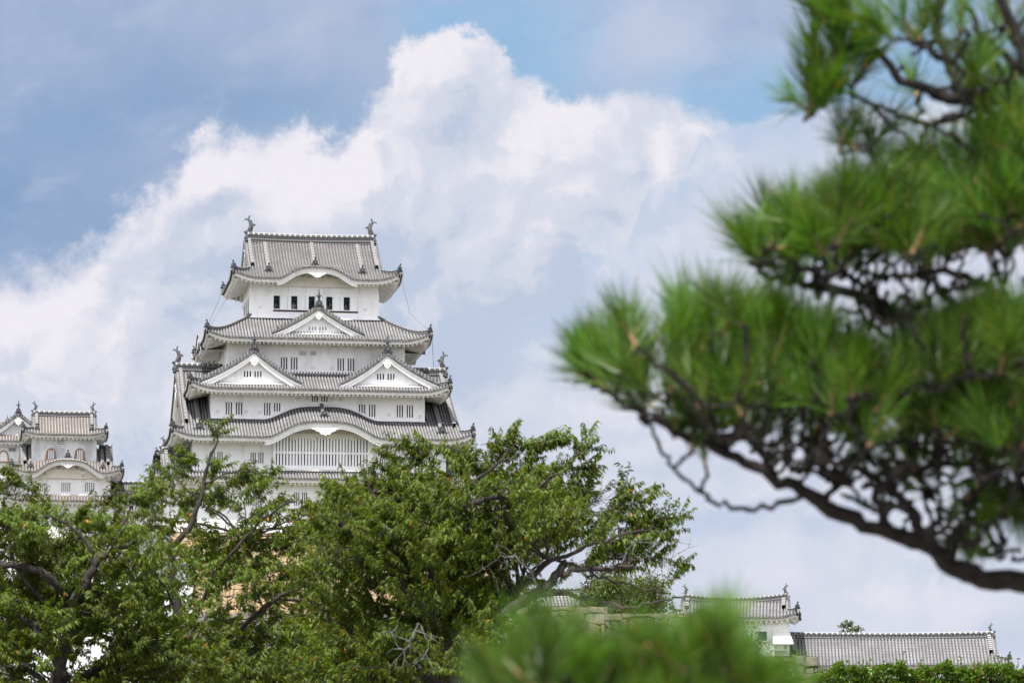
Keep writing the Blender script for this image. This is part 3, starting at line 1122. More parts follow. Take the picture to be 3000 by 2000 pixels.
def karahafu(roof, xc, wk, board=.5, panel_y=None, scroll=1.0, zlow=None):
    """curved board, tympanum and ornament under a cusped swell of the front eave"""
    mb = MB()
    n = 36
    f = roof.fascia
    zt = lambda x: roof.zf(roof.W - abs(x), 0, x, 'f') - .12 - f
    xs = [xc - wk * 1.02 + 2.04 * wk * i / n for i in range(n + 1)]
    th = lambda x: board * (1 - .35 * max(0, 1 - abs(x - xc) / wk))
    for i in range(n):
        a, b = xs[i], xs[i + 1]
        A = lambda x, y, z: (roof.cx + x, roof.yf + y, z)
        mb.quad([A(a, .24, zt(a) + .12), A(b, .24, zt(b) + .12), A(b, .24, zt(b) - th(b)), A(a, .24, zt(a) - th(a))], 'plaster')
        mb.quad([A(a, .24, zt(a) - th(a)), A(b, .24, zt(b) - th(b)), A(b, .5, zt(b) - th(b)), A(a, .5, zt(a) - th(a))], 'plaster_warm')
        mb.quad([A(a, .22, zt(a) - th(a) * .42), A(b, .22, zt(b) - th(b) * .42), A(b, .22, zt(b) - th(b) * .55), A(a, .22, zt(a) - th(a) * .55)], 'soffit_shaded')
    for x in (xs[0], xs[-1]):
        s_ = 1 if x > xc else -1
        mb.box(roof.cx + x - .02, roof.cx + x + .02, roof.yf + .24, roof.yf + .5, zt(x) - th(x), zt(x) + .1, 'plaster')
    ob = mb.obj('arch_board', roof.o)
    mb = MB()
    py = roof.yf + (panel_y if panel_y else roof.over) - .25
    zl = zlow if zlow is not None else roof.z0 - .9
    for i in range(n):
        a, b = xs[i], xs[i + 1]
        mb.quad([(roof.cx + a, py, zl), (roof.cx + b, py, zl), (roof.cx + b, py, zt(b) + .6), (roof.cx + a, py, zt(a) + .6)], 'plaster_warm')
    mb.obj('tympanum', roof.o)
    # hanging ornament at the crown and scrolls behind it
    mb = MB()
    k = scroll
    top = zt(xc) - th(xc) + .05
    pr = [(0, 0), (.9, -.02), (1.15, -.10), (.85, -.16), (.70, -.30), (.50, -.34), (.36, -.52), (.18, -.50), (0, -.62)]
    full = [(x * k, z * k) for x, z in pr] + [(-x * k, z * k) for x, z in pr[::-1][1:-1]]
    m = len(full)
    X0, Y0 = roof.cx + xc, roof.yf
    mb.v.extend([(X0 + x, Y0 + .10, top + z) for x, z in full] + [(X0 + x, Y0 + .2, top + z) for x, z in full])
    mb.face(range(m), 'plaster')
    mb.face(list(range(m, 2 * m))[::-1], 'plaster')
    for i in range(m):
        mb.face((i, m + i, m + (i + 1) % m, (i + 1) % m), 'plaster_warm')
    mb.tube([(X0, Y0 + .10, top - .34 * k), (X0, Y0 + .06, top - .34 * k)], .06 * k, 'window_grey', 6)
    for sx in (-1, 1):
        for rr, cx_ in ((.16, .36), (.10, .62)):
            c = [(X0 + sx * cx_ * k + rr * k * math.cos(a), Y0 + .08, top - .2 * k + rr * k * math.sin(a)) for a in [j * .7 for j in range(8)]]
            mb.tube(c, .012 * k, 'window_grey', 4)
    mb.obj('pendant', roof.o)
    mb = MB()
    for sx in (-1, 1):
        sp = []
        for j in range(26):
            a = j * .42
            r = (.42 - .014 * j) * k
            sp.append((X0 + sx * (1.45 * k - r * math.cos(a)), py - .05, zl + .9 + .42 * k + r * math.sin(a) * .8))
        mb.tube(sp, .045 * k, 'window_grey', 4)
        sp = [(X0 + sx * x * k, py - .05, zl + .9 + z * k) for x, z in ((1.0, .25), (.7, .1), (.5, .35), (.3, .5), (0, .52))]
        mb.tube(sp, .035 * k, 'window_grey', 4)
        sp = [(X0 + sx * x * k, py - .05, zl + .9 + z * k) for x, z in ((1.9, .3), (2.2, .12), (2.6, .1))]
        mb.tube(sp, .04 * k, 'window_grey', 4)
    mb.obj('scroll_carving', roof.o)
    return ob


def bump_fn(xc, wk, hk, dec):
    def f(x, d):
        s = abs(x - xc) / wk
        if s >= 1:
            return 0.0
        v = .5 * (1 + math.cos(math.pi * s ** 1.7))
        return hk * v * dec(d)
    return f


# ================================================================== MAIN KEEP
KF = Frame(922, 930, 400, PSI)
keep = thing('castle_keep', 'tallest white five-tier castle keep with grey tiled roofs rising in the centre left', 'castle keep',
             (KF.O[0], KF.O[1], 0), PSI)
Q = KF.loc

# --- top storey
R6 = Roof(keep, 0, -2.4, 9.35, 7.9, 63.72, .50, .021, .85, 2.4, 7.9, Wg=7.3, tile='tile_a', pan='pan_a', fascia=.36,
          bumpf=bump_fn(.05, 4.3, 1.32, lambda d: max(0, 1 - d / 4.2) ** 1.5))
R6.hips()
R6.ridge(7.05, .95, .62, fh=1.95)
karahafu(R6, .05, 4.3, .32, scroll=.95, zlow=63.1)
hG = R6.prof(7.9) - R6.prof(2.05)
for sx in (-1, 1):
    gable(keep, side_M(sx * 7.32, 5.5, R6.z0 + R6.prof(7.9) + .06, sx), 5.85, 5.85, hG, .7, board=.6, top=None, c=.021 * 5.85 ** 2 / hG,
          pendant=1.1, wall_in=.9, name='side_gable')
# descending ridges with dark bell tiles
for x, d1, d0 in ((-5.15, 1.7, 7.3), (.05, 2.9, 7.3), (5.15, 1.7, 7.3)):
    mb = MB()
    pts = []
    for i in range(10):
        d = d1 + (d0 - d1) * i / 9
        pts.append((x, -2.4 + d, R6.zf(9, d, x, 'f') + .06))
    mb.sweep(pts, RPROF(.34, .34), 'hip', side=(1, 0, 0))
    mb.obj('descending_ridge', R6.o)
    oni(R6.o, (x, -2.4 + d1 - .1, R6.zf(9, d1, x, 'f') + .02), 0, .78)

wins6 = []
for i in range(5):
    x = Q(801.7 + 51.3 * i, 885 + i * 1.1, 0)[0]
    wins6.append((x, x + .68, 60.62, 62.08, 99, 'open'))


def f6_extra(mb):
    # raised band, posts and panel frames on the upper wall
    mb.box(-7.10, 7.10, -.05, .02, 62.12, 62.36, 'plaster')
    for x in (-7.0, -5.0, -3.1, -1.15, .85, 2.8, 4.75, 6.9):
        mb.box(x - .11, x + .11, -.035, .02, 62.36, 63.9, 'plaster')
        mb.box(x + .14, x + .17, -.004, .02, 62.40, 63.8, 'window_grey')
    for i in range(5):
        x = wins6[i][0]
        mb.box(x + .78, x + 1.50, -.05, .02, 60.60, 62.10, 'plaster')
        mb.box(x + 1.52, x + 1.545, -.006, .02, 60.60, 62.10, 'window_grey')
        if i < 4:
            mb.box(x + 1.60, x + 1.88, -.07, .02, 60.55, 62.12, 'plaster')
    mb.box(wins6[0][0] - .05, wins6[4][0] + 1.6, -.10, .02, 60.52, 60.60, 'plaster')
    mb.box(wins6[0][0] - .03, wins6[4][0] + 1.58, -.08, .02, 60.34, 60.50, 'dark_wood')
    for (a, b, c, d) in ((-6.9, -6.2, 62.36, 62.36), (-.1, 1.0, 63.0, 63.3)):
        pass
    # arm beams drawn on the wall under the swell
    for x in (-1.9, 1.9):
        mb.box(x - .75, x + .75, -.03, .02, 63.22, 63.42, 'plaster')
        mb.box(x - .5, x + .5, -.03, .02, 63.12, 63.22, 'plaster')
    mb.box(-.45, .55, -.03, .02, 62.98, 63.32, 'plaster')


w6 = wall(keep, 0, -7.07, 7.07, 59.2, 64.4, wins6, depth=.28, yb=11.0, extra=f6_extra, name='top_wall')
room = MB()
for q in (((-6.8, .35, 59.72), (6.8, .35, 59.72), (6.8, 9, 59.72), (-6.8, 9, 59.72)), ((-6.8, 9, 59.72), (6.8, 9, 59.72), (6.8, 9, 63), (-6.8, 9, 63)),
          ((-6.8, .35, 63), (6.8, .35, 63), (6.8, 9, 63), (-6.8, 9, 63)), ((-6.8, .35, 59.72), (-6.8, 9, 59.72), (-6.8, 9, 63), (-6.8, .35, 63)),
          ((6.8, .35, 59.72), (6.8, 9, 59.72), (6.8, 9, 63), (6.8, .35, 63))):
    room.quad(q, 'dark_wood')
room.obj('room_lining', w6)
for (a, b, c, d, *_r) in wins6:
    mb = MB()
    for i in range(3):
        x = a + (b - a) * (i + 1) / 4
        mb.box(x - .02, x + .02, .12, .16, c, d, 'iron')
    for z in (c + .38, c + 1.1):
        mb.box(a, b, .13, .15, z - .02, z + .02, 'iron')
    mb.obj('iron_grille', w6)
# side windows (west face)
mb = MB()
for i in range(3):
    y = 2.2 + i * 2.6
    mb.box(-7.10, -7.05, y, y + 1.1, 60.6, 62.0, 'window_grey')
    mb.box(-7.14, -7.05, y + 1.15, y + 1.5, 60.5, 62.1, 'plaster')
mb.box(-7.16, -7.05, 0, 11, 62.12, 62.34, 'plaster')
mb.box(-7.14, -7.05, 1.6, 9.2, 60.32, 60.46, 'dark_wood')
mb.obj('side_window', w6)
ports(w6, 0, [Q(764, 900, 0), Q(1071, 908, 0)])

# --- fourth roof (central gable)
R5 = Roof(keep, 0, -5.3, 12.35, 10.8, 56.72, .45, .022, .85, 2.6, 5.3, side_run=5.28, tile='tile_b', pan='pan_b')
R5.hips()
mb = MB()                      # plaster skirt where the roof meets the wall above
mb.quad([(-7.2, -.35, 59.62), (7.2, -.35, 59.62), (7.1, -.03, 60.02), (-7.1, -.03, 60.02)], 'plaster')
mb.quad([(-7.2, -.62, 59.50), (7.2, -.62, 59.50), (7.2, -.35, 59.62), (-7.2, -.35, 59.62)], 'plaster')
for sx in (-1, 1):
    mb.quad([(sx * 7.42, -.3, 59.62), (sx * 7.42, 11.3, 59.62), (sx * 7.09, 11, 60.02), (sx * 7.09, 0, 60.02)], 'plaster')
mb.obj('plaster_skirt', R5.o)
gable(keep, front_M(.03, -4.35, 60.22), 5.05, 5.05, 2.79, 4.4, board=.52, c=.30,
      windows=[(-1.0, -.22, -2.41, -2.01, 3, 'window_grey'), (.12, .90, -2.41, -2.01, 3, 'window_grey')], pendant=.62, name='centre_gable')
mb = MB()
mb.quad([(-4.3, -4.1, 57.35), (4.3, -4.1, 57.35), (3.6, -3.66, 57.56), (-3.6, -3.66, 57.56)], 'plaster')
mb.obj('gable_sill', R5.o)

F5w = []
for (x0, x1, y0, y1) in ((822.8, 871.7, 1047, 1082), (988.7, 1037.6, 1050, 1086)):
    xa, za = Q(x0, y1, -2.7); xb, zb = Q(x1, y0, -2.7)
    w = (xb - xa) * .39
    F5w += [(xa, xa + w, za, zb, 3), (xb - w, xb, za, zb, 3)]
for (x0, x1, y0, y1, n) in ((767, 786.6, 999, 1008, 3), (908, 929, 1000, 1010, 3), (934, 954.7, 1000, 1010, 3), (1074, 1093, 1004, 1013, 3)):
    xa, za = Q(x0, y1, -2.7); xb, zb = Q(x1, y0, -2.7)
    F5w.append((xa, xb, za, zb, n))
w5 = wall(keep, -2.7, -9.65, 9.65, 52.6, 57.7, F5w, yb=13.7, name='fifth_wall')
for (x0, x1) in ((878, 897), (908.7, 926.7)):
    xa, za = Q(x0, 1041, -2.7); xb, zb = Q(x1, 1029, -2.7)
    mb = MB()
    mb.box(xa, xb, -2.72, -2.6, za, zb, 'window_grey')
    for k in range(3):
        z = za + (zb - za) * (k + .3) / 3
        mb.box(xa, xb, -2.78, -2.71, z, z + .06, 'plaster')
    mb.box(xa - .06, xb + .06, -2.77, -2.70, zb, zb + .06, 'plaster')
    mb.obj('louvre', w5)
ports(w5, -2.7, [Q(917, 1077, -2.7), Q(972, 1078, -2.7)])
brackets(w5, -2.7, [-9.2, -5.0, -3.7, -2.4, 1.9, 3.2, 4.5, 7.0, 9.2], 56.95, .85)
# west cusped side swell of this roof
mb = MB()
yc = 5.5
ns = 20
arcs = {-1: MB(), 1: MB()}
zz = lambda t: 56.6 + 1.5 * (.5 * (1 + math.cos(math.pi * t)))
for i in range(ns):
    t0, t1 = -1 + 2 * i / ns, -1 + 2 * (i + 1) / ns
    ya, yb_ = yc + 4.6 * t0, yc + 4.6 * t1
    for sx in (-1, 1):
        mb = arcs[sx]
        A = lambda dx, y, z: (sx * (12.35 - dx), y, z)
        mb.quad([A(-.12, ya, zz(t0) + .30), A(-.12, yb_, zz(t1) + .30), A(2.5, yb_, zz(t1) + .30), A(2.5, ya, zz(t0) + .30)], 'tile_b', [(.4, 0), (.4, 1), (.6, 1), (.6, 0)])
        mb.quad([A(-.12, ya, zz(t0) + .30), A(-.12, yb_, zz(t1) + .30), A(-.12, yb_, zz(t1) + .12), A(-.12, ya, zz(t0) + .12)], 'disc_dark')
        mb.quad([A(.0, ya, zz(t0) + .12), A(.0, yb_, zz(t1) + .12), A(.0, yb_, zz(t1) - .55), A(.0, ya, zz(t0) - .55)], 'plaster')
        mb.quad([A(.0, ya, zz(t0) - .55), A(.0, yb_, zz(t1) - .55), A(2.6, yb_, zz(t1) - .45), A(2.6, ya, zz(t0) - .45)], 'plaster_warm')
for sx in (-1, 1):
    arcs[sx].obj('side_arch', R5.o)

# --- third roof (twin gables)
R4 = Roof(keep, 0, -7.3, 14.25, 12.8, 50.92, .42, .022, .85, 2.6, 4.6, side_run=4.6, tile='tile_b', pan='pan_b')
R4.hips()
for sx in (-1, 1):
    gable(keep, front_M(sx * 7.2 + .1, -6.45, 55.05), 6.1 if sx < 0 else 5.2, 5.2 if sx < 0 else 6.1, 3.35, 3.8, board=.58, c=.36,
          windows=[(-1.05, -.28, -2.75, -2.09, 3, 'window_dark'), (.08, .85, -2.75, -2.09, 3, 'window_dark')], pendant=.80, size=1.0, name='twin_gable')
    mb = MB()
    xc = sx * 7.2 + .1
    mb.quad([(xc - 4.6, -6.2, 51.50), (xc + 4.6, -6.2, 51.50), (xc + 3.9, -5.76, 51.72), (xc - 3.9, -5.76, 51.72)], 'plaster')
    mb.obj('gable_sill', R4.o)
mb = MB()
mb.quad([(-9.75, -3.0, 53.05), (9.75, -3.0, 53.05), (9.7, -2.73, 53.4), (-9.7, -2.73, 53.4)], 'plaster')
mb.obj('plaster_skirt', R4.o)

F4w = []
for (x0, x1, y0, y1, zr, zl) in ((661, 710, 1178, 1214, None, None), (773.5, 821.5, 1180, 1216, 1204, None), (1051.5, 1100, 1185, 1220, None, 1210), (1162.5, 1210, 1187, 1222, None, None)):
    xa, za = Q(x0, y1, -4.7); xb, zb = Q(x1, y0, -4.7)
    w = (xb - xa) * .39
    F4w.append((xa, xa + w, Q(x0, zl, -4.7)[1] if zl else za, zb, 3))
    F4w.append((xb - w, xb, Q(x0, zr, -4.7)[1] if zr else za, zb, 3))
xa, za = Q(913.5, 1176, -4.7); xb, zb = Q(960, 1159, -4.7)
F4w += [(xa, xa + .68, za, zb, 3), (xb - .68, xb, za, zb, 3)]
w4 = wall(keep, -4.7, -11.6, 11.6, 46.4, 51.7, F4w, yb=15.7, name='fourth_wall')
ports(w4, -4.7, [Q(x, y, -4.7) for x, y in ((874, 1169), (900, 1169), (974, 1170.5), (1000, 1171), (638.6, 1205.5), (722.5, 1206.5), (762, 1208.5), (1140, 1215), (1232, 1220.5))], .30)
brackets(w4, -4.7, [-11.0, 11.0], 51.1, .85)

# --- second roof: great hip-and-gable with cusped swell
R3 = Roof(keep, .15, -9.3, 16.35, 14.8, 45.52, .478, .00723, .85, 2.5, 14.8, Wg=14.9, block=(11.6, 4.62), tile='tile_b', pan='pan_b', fascia=.38,
          bumpf=bump_fn(.2, 6.3, 1.75, lambda d: max(0, 1 - .035 * d)))
R3.hips()
R3.ridge(15.0, 1.0, .62, fh=1.9, x0=-15.0, x1=-8.5, sag=.1)
R3.ridge(15.0, 1.0, .62, fh=1.9, x0=8.5, x1=15.0, sag=.1)
karahafu(R3, .2, 6.3, .38, panel_y=2.5, scroll=1.35, zlow=45.75)
hG = R3.prof(14.8) - R3.prof(1.45)
for sx in (-1, 1):
    gable(keep, side_M(.15 + sx * 14.92, 5.5, R3.z0 + R3.prof(14.8) + .06, sx), 13.35, 13.35, hG, .7, board=.75, top=None, c=.00723 * 13.35 ** 2 / hG,
          pendant=2.0, wall_in=1.0, name='side_gable', size=1.2)
for x in (-13.15, 12.95):
    mb = MB()
    pts = [(x + .15, -9.3 + d, R3.zf(9, d, 99, 'f') + .06) for d in [1.7 + 12.4 * i / 9 for i in range(10)]]
    mb.sweep(pts, RPROF(.42, .38), 'hip', side=(1, 0, 0))
    mb.obj('descending_ridge', R3.o)
    oni(R3.o, (x + .15, -7.75, R3.zf(9, 1.6, 99, 'f') + .0), 0, 1.0)
mb = MB()
pts = [(.35, -9.3 + d, R3.zf(12, d, .2, 'f') + .05) for d in (1.5, 2.5, 3.5, 4.55)]
mb.sweep(pts, RPROF(.36, .34), 'hip', side=(1, 0, 0))
mb.obj('descending_ridge', R3.o)
oni(R3.o, (.35, -7.95, R3.zf(12, 1.4, .2, 'f') + .02), 0, .88)
mb = MB()
prev = None
for i in range(61):
    x = -11.6 + 23.2 * i / 60
    z = R3.zf(12, 4.6, x - .15, 'f')
    cur = ((x, -4.95, z + .0), (x, -4.73, z + .24))
    if prev:
        mb.quad([prev[0], cur[0], cur[1], prev[1]], 'plaster')
    prev = cur
mb.obj('plaster_skirt', R3.o)

F3w = []
for (x0, y0, y1) in ((614, 1322, 1352), (734, 1324, 1356), (1114, 1331, 1362), (1236, 1334, 1364)):
    xa, za = Q(x0, y1, -6.8); zb = Q(x0, y0, -6.8)[1]
    F3w += pair(xa, za, zb, .55, .28)
w3 = wall(keep, -6.8, -13.65, 13.65, 41.0, 46.3, F3w, yb=17.8, name='third_wall')
brackets(w3, -6.8, [-12.9, -11.4, 11.6, 13.1], 45.7, .85)
# lattice bay
bay = MB()
yB = -7.35
bx0, bz = Q(800, 1373, yB); bx1 = Q(1092.5, 1373, yB)[0]
sx0 = Q(808.5, 1300, yB)[0]; sx1 = Q(1082.5, 1300, yB)[0]
zt0, zt1 = Q(800, 1361.5, yB)[1], Q(800, 1326.5, yB)[1]
zu0, zu1 = Q(800, 1321, yB)[1], Q(800, 1281, yB)[1]
bay.box(bx0, sx0, yB, -6.82, bz, zu1 + .5, 'plaster')
bay.box(sx1, bx1, yB, -6.82, bz, zu1 + .5, 'plaster')
bay.box(sx0, sx1, yB, -6.82, bz, zt0, 'plaster')
bay.box(sx0, sx1, yB, yB + .14, zt1, zu0, 'plaster')
bay.box(sx0, sx1, yB, -6.82, zu1, zu1 + .5, 'plaster_warm')
bay.box(bx0 - .05, bx1 + .05, yB - .06, yB - .004, bz - .16, bz - .03, 'plaster_warm')
NB = 30
pw = (sx1 - sx0) / NB
rb = random.Random(5)
for i in range(NB):
    x = sx0 + i * pw
    bay.box(x + .13, x + pw, yB + .01, yB + .16, zt0, zt1, 'plaster')
    bay.box(x + .13, x + pw, yB + .01, yB + .16, zu0, zu1, 'plaster')
    bay.box(x, x + .13, yB + .20, yB + .26, zu0, zu1, 'window_grey' if rb.random() < .8 else 'window_dark')
    bay.box(x, x + .13, yB + .20, yB + .26, zt0, zt1, 'window_grey' if rb.random() < .45 else 'window_dark')
for i in range(4):
    x = sx0 + (sx1 - sx0) * (.165 + .207 * i)
    bay.box(x, x + .55, yB - .05, yB - .003, zu1 - .22, zu1 + .03, 'plaster_warm')
bay.obj('lattice_window', w3)

# --- first roof with end gables
R1 = Roof(keep, 0, -9.2, 18.1, 6.0, 41.12, .315, .0336, .7, 1.7, 6.0, Wg=16.7, block=(13.65, 2.4), tile='tile_b', pan='pan_b', faces='flr', fascia=.34)
R1.hips('f')
R1.ridge(16.7, .75, .5, fh=1.25, x0=-16.7, x1=-13.4, sag=.0)
R1.ridge(16.7, .75, .5, fh=1.25, x0=13.4, x1=16.7, sag=.0)
hG = R1.prof(6) - R1.prof(1.4)
for sx in (-1, 1):
    gable(keep, side_M(sx * 16.75, -3.2, R1.z0 + R1.prof(6) + .06, sx), 4.6, 4.6, hG, .6, board=.45, top=None, c=.2, pendant=.8, wall_in=.8, name='end_gable')
    mb = MB()
    pts = [(sx * 15.3, -9.2 + d, R1.zf(9, d, 99, 'f') + .05) for d in (1.4, 2.5, 3.7, 5.4)]
    mb.sweep(pts, RPROF(.34, .32), 'hip', side=(1, 0, 0))
    mb.obj('descending_ridge', R1.o)
    oni(R1.o, (sx * 15.3, -9.2 + 1.3, R1.zf(9, 1.3, 99, 'f')), 0, .75)
    mb = MB()
    mb.quad([(sx * 13.6, -3.2, 44), (sx * 13.6, 2.8, 41.5), (sx * 17.6, 2.8, 41.5), (sx * 17.6, -3.2, 44.0)], 'pan_b')
    mb.obj('back_slope', R1.o)
mb = MB()
mb.quad([(-13.65, -7.25, 41.78), (13.65, -7.25, 41.78), (13.65, -6.82, 42.15), (-13.65, -6.82, 42.15)], 'plaster')
mb.obj('plaster_skirt', R1.o)
F1w = []
for px in (560, 640, 720, 862, 960, 1010, 1100, 1190, 1280):
    xa, za = Q(px, 1481, -7.5); zb = Q(px, 1441, -7.5)[1]
    F1w += pair(xa, za, zb, .55, .28)
w1 = wall(keep, -7.5, -15.9, 15.9, 35.3, 41.3, F1w, yb=19, name='first_wall')
brackets(w1, -7.5, [-15.0, -12, -9, -6, -3, 0, 3, 6, 9, 12, 15.0], 41.0, .7)
for px in (728, 1010):
    xa, za = Q(px, 1416, -7.5); xb, zb = Q(px + 28, 1404, -7.5)
    mb = MB()
    mb.box(xa, xb, -7.53, -7.4, za, zb, 'window_grey')
    for k in range(3):
        mb.box(xa, xb, -7.58, -7.53, za + k * .15, za + k * .15 + .07, 'plaster_warm')
    mb.obj('louvre', w1)
# lightning-rod wires
for name_, pts in (('a', [(-9.4, 13.2, 63.9), (-12.1, 13.0, 57.4)]), ('b', [(-8.6, 13.2, 63.9), (-12.0, 6, 57.6)]), ('c', [(9.3, -2.3, 63.75), (10.2, -2.6, 60), (12.0, -4.9, 57.9)]),
                   ('d', [(12.3, -5.2, 56.9), (13.0, -1.5, 54.0), (14.0, 4.5, 55.2)]), ('e', [(-14.9, -9, 47), (-16.4, -9, 44.2)])):
    mb = MB()
    P3 = [Vector(p) for p in pts]
    mb.tube(P3, .022, 'wire', 4)
    mb.obj('lightning_wire', keep)
settle(keep, 35.3)

# ================================================================== people at the top windows
def person(lx, ly, shirt, label, h=1.66, arm=0.0, turn=0.0, hair='hair', mask=False):
    root = thing('person', label, 'person', tuple(KF.O[:2] + KF.ex[:2] * lx + KF.ey[:2] * ly) + (59.72,), PSI + turn, 'visitors at the top windows')
    k = h / 1.66

    def skin(name, verts, edges, rad, mat, parent):
        me = bpy.data.meshes.new(name)
        me.from_pydata([tuple(c * k for c in v) for v in verts], edges, [])
        o = bpy.data.objects.new(name, me)
        COL.objects.link(o)
        o.parent = parent
        md = o.modifiers.new('skin', 'SKIN')
        me.skin_vertices[0].data.foreach_get
        for i, r in enumerate(rad):
            me.skin_vertices[0].data[i].radius = (r[0] * k, r[1] * k)
        me.skin_vertices[0].data[0].use_root = True
        md.use_smooth_shade = True
        o.modifiers.new('sub', 'SUBSURF').render_levels = 1
        me.materials.append(MAT[mat])
        return o
    a = arm
    V = [(0, 0, .92), (0, 0, 1.12), (0, 0, 1.34), (0, 0, 1.43), (0, -.01, 1.50), (0, -.015, 1.58), (0, -.01, 1.64),
         (.17, 0, 1.36), (.22, -.03 - a * .1, 1.12), (.18, -.12 - a * .15, .95 + a * .25), (-.17, 0, 1.36), (-.22, -.03, 1.12), (-.19, -.10, .92),
         (.09, 0, .86), (.10, 0, .48), (.10, .02, .08), (.10, -.12, .04), (-.09, 0, .86), (-.10, 0, .48), (-.10, .02, .08), (-.10, -.12, .04)]
    E_ = [(0, 1), (1, 2), (2, 3), (3, 4), (4, 5), (5, 6), (2, 7), (7, 8), (8, 9), (2, 10), (10, 11), (11, 12), (0, 13), (13, 14), (14, 15), (15, 16), (0, 17), (17, 18), (18, 19), (19, 20)]
    Rr = [(.15, .11), (.13, .10), (.15, .10), (.055, .055), (.075, .085), (.08, .10), (.05, .06), (.055, .055), (.042, .042), (.032, .032), (.055, .055), (.042, .042), (.032, .032),
          (.085, .085), (.06, .06), (.04, .04), (.04, .03), (.085, .085), (.06, .06), (.04, .04), (.04, .03)]
    skin('body', V, E_, Rr, 'skin', root)
    skin('shirt', [(0, 0, .88), (0, 0, 1.12), (0, 0, 1.36), (.17, 0, 1.36), (.215, -.03 - a * .08, 1.16), (-.17, 0, 1.36), (-.215, -.03, 1.16)],
         [(0, 1), (1, 2), (2, 3), (3, 4), (2, 5), (5, 6)], [(.17, .13), (.15, .12), (.165, .12), (.07, .07), (.058, .058), (.07, .07), (.058, .058)], shirt, root)
    skin('hair', [(0, .03, 1.545), (0, .025, 1.62), (0, .0, 1.665)], [(0, 1), (1, 2)], [(.082, .085), (.088, .10), (.06, .07)], hair, root)
    skin('trousers', [(0, 0, .90), (.09, 0, .82), (.10, 0, .48), (.10, .01, .12), (-.09, 0, .82), (-.10, 0, .48), (-.10, .01, .12)],
         [(0, 1), (1, 2), (2, 3), (0, 4), (4, 5), (5, 6)], [(.15, .12), (.10, .10), (.075, .075), (.06, .06), (.10, .10), (.075, .075), (.06, .06)], 'cloth_black', root)
    return root


wx = [w[0] for w in wins6]
person(wx[0] + .30, .55, 'cloth_blue', 'visitor in a blue shirt behind the leftmost top window grille', 1.58)
person(wx[1] + .30, .50, 'cloth_white', 'visitor in a white top behind the second window from the left', 1.72, .6)
person(wx[3] + .16, .60, 'cloth_grey', 'shorter visitor in grey on the left side of the fourth window', 1.55)
person(wx[3] + .48, .55, 'cloth_navy', 'taller visitor in navy on the right side of the fourth window', 1.75, .8)
person(wx[4] + .30, .55, 'cloth_grey', 'visitor leaning in grey behind the rightmost top window', 1.64, .4, .5)


# ================================================================== stone walls
def stone_face(mb, A, B, H, batter, size, rng, mat, top_round=0.0, depth=.3):
    """courses of rough stones on a battered face; A,B bottom corners (world), leaning back by batter"""
    A = Vector(A); B = Vector(B)
    L = (B - A).length
    ex = (B - A).normalized()
    nrm = Vector((ex.y, -ex.x, 0))
    def wob(u, v):
        k = 1.0 / size
        a = .30 * math.sin(u * 1.1 * k + .7 * v * k) + .22 * math.sin(u * 2.3 * k - 1.3 * v * k + 1.7) + .15 * math.sin(u * .37 * k + 2.1 * v * k)
        return a * size * min(1, v / size, max(0, H - v) / size)
    P0 = lambda u, v, o=0.0: A + ex * u - nrm * (batter * (max(v, 0) / H) ** 1.25) + Vector((0, 0, v)) + nrm * o
    P = lambda u, v, o=0.0: P0(u + .6 * wob(v, u + 3) * (1 if 0 < u < L else 0), v + wob(u, v), o)
    mb.quad([P(0, 0, -.12), P(L, 0, -.12), P(L, H * .5, -.12), P(0, H * .5, -.12)], 'stone_gap')
    mb.quad([P(0, H * .5, -.12), P(L, H * .5, -.12), P(L, H, -.12), P(0, H, -.12)], 'stone_gap')
    v = 0
    while v < H - .05:
        h = min(size * rng.uniform(.6, 1.15), H - v)
        if H - v - h < size * .4:
            h = H - v
        u = -size * rng.random() * .5
        while u < L:
            w = size * rng.uniform(.6, 1.7)
            u0, u1 = max(0, u), min(L, u + w)
            if u1 - u0 > .1:
                j = lambda: rng.uniform(-.16, .16) * size
                g = .02 * size
                out = rng.uniform(.0, .10) * size
                c = [P(u0 + g + j() * .6, v + g + j(), 0), P(u1 - g + j() * .6, v + g + j(), 0), P(u1 - g + j() * .6, min(H, v + h - g + j()), 0), P(u0 + g + j() * .6, min(H, v + h - g + j()), 0)]
                cen = sum(c, Vector()) / 4
                m = [cen + (q - cen) * .78 + nrm * (out + .10 * size) for q in c]
                b = len(mb.v)
                mb.v.extend([tuple(q) for q in c] + [tuple(q) for q in m])
                back = [q - nrm * depth for q in c]
                mb.v.extend([tuple(q) for q in back])
                mb.face((b + 4, b + 5, b + 6, b + 7), mat)
                for k in range(4):
                    k2 = (k + 1) % 4
                    mb.face((b + k, b + k2, b + 4 + k2, b + 4 + k), mat)
                    mb.face((b + 8 + k, b + 8 + k2, b + k2, b + k), mat)
            u += w
        v += h


def KW(x, y, z):
    p = KF.O + KF.ex * x + KF.ey * y
    return (p[0], p[1], z)


rs = random.Random(11)
mb = MB()
stone_face(mb, KW(-19.6, -11.2, 21.5), KW(19.6, -11.2, 21.5), 13.9, 3.4, .62, rs, 'stone_gold')
stone_face(mb, KW(-19.6, 22, 21.5), KW(-19.6, -11.2, 21.5), 13.9, 3.4, 1.2, rs, 'stone_gold')
stone_face(mb, KW(19.6, -11.2, 21.5), KW(19.6, 22, 21.5), 13.9, 3.4, 1.2, rs, 'stone_gold')
mb.quad([KW(-16.5, -8, 35.32), KW(16.5, -8, 35.32), KW(16.5, 19.5, 35.32), KW(-16.5, 19.5, 35.32)], 'gravel')
o = mb.obj('stone_wall')
o['label'] = 'tall sloping base of golden stones under the main keep, seen through the leaves'
o['category'] = 'stone wall'

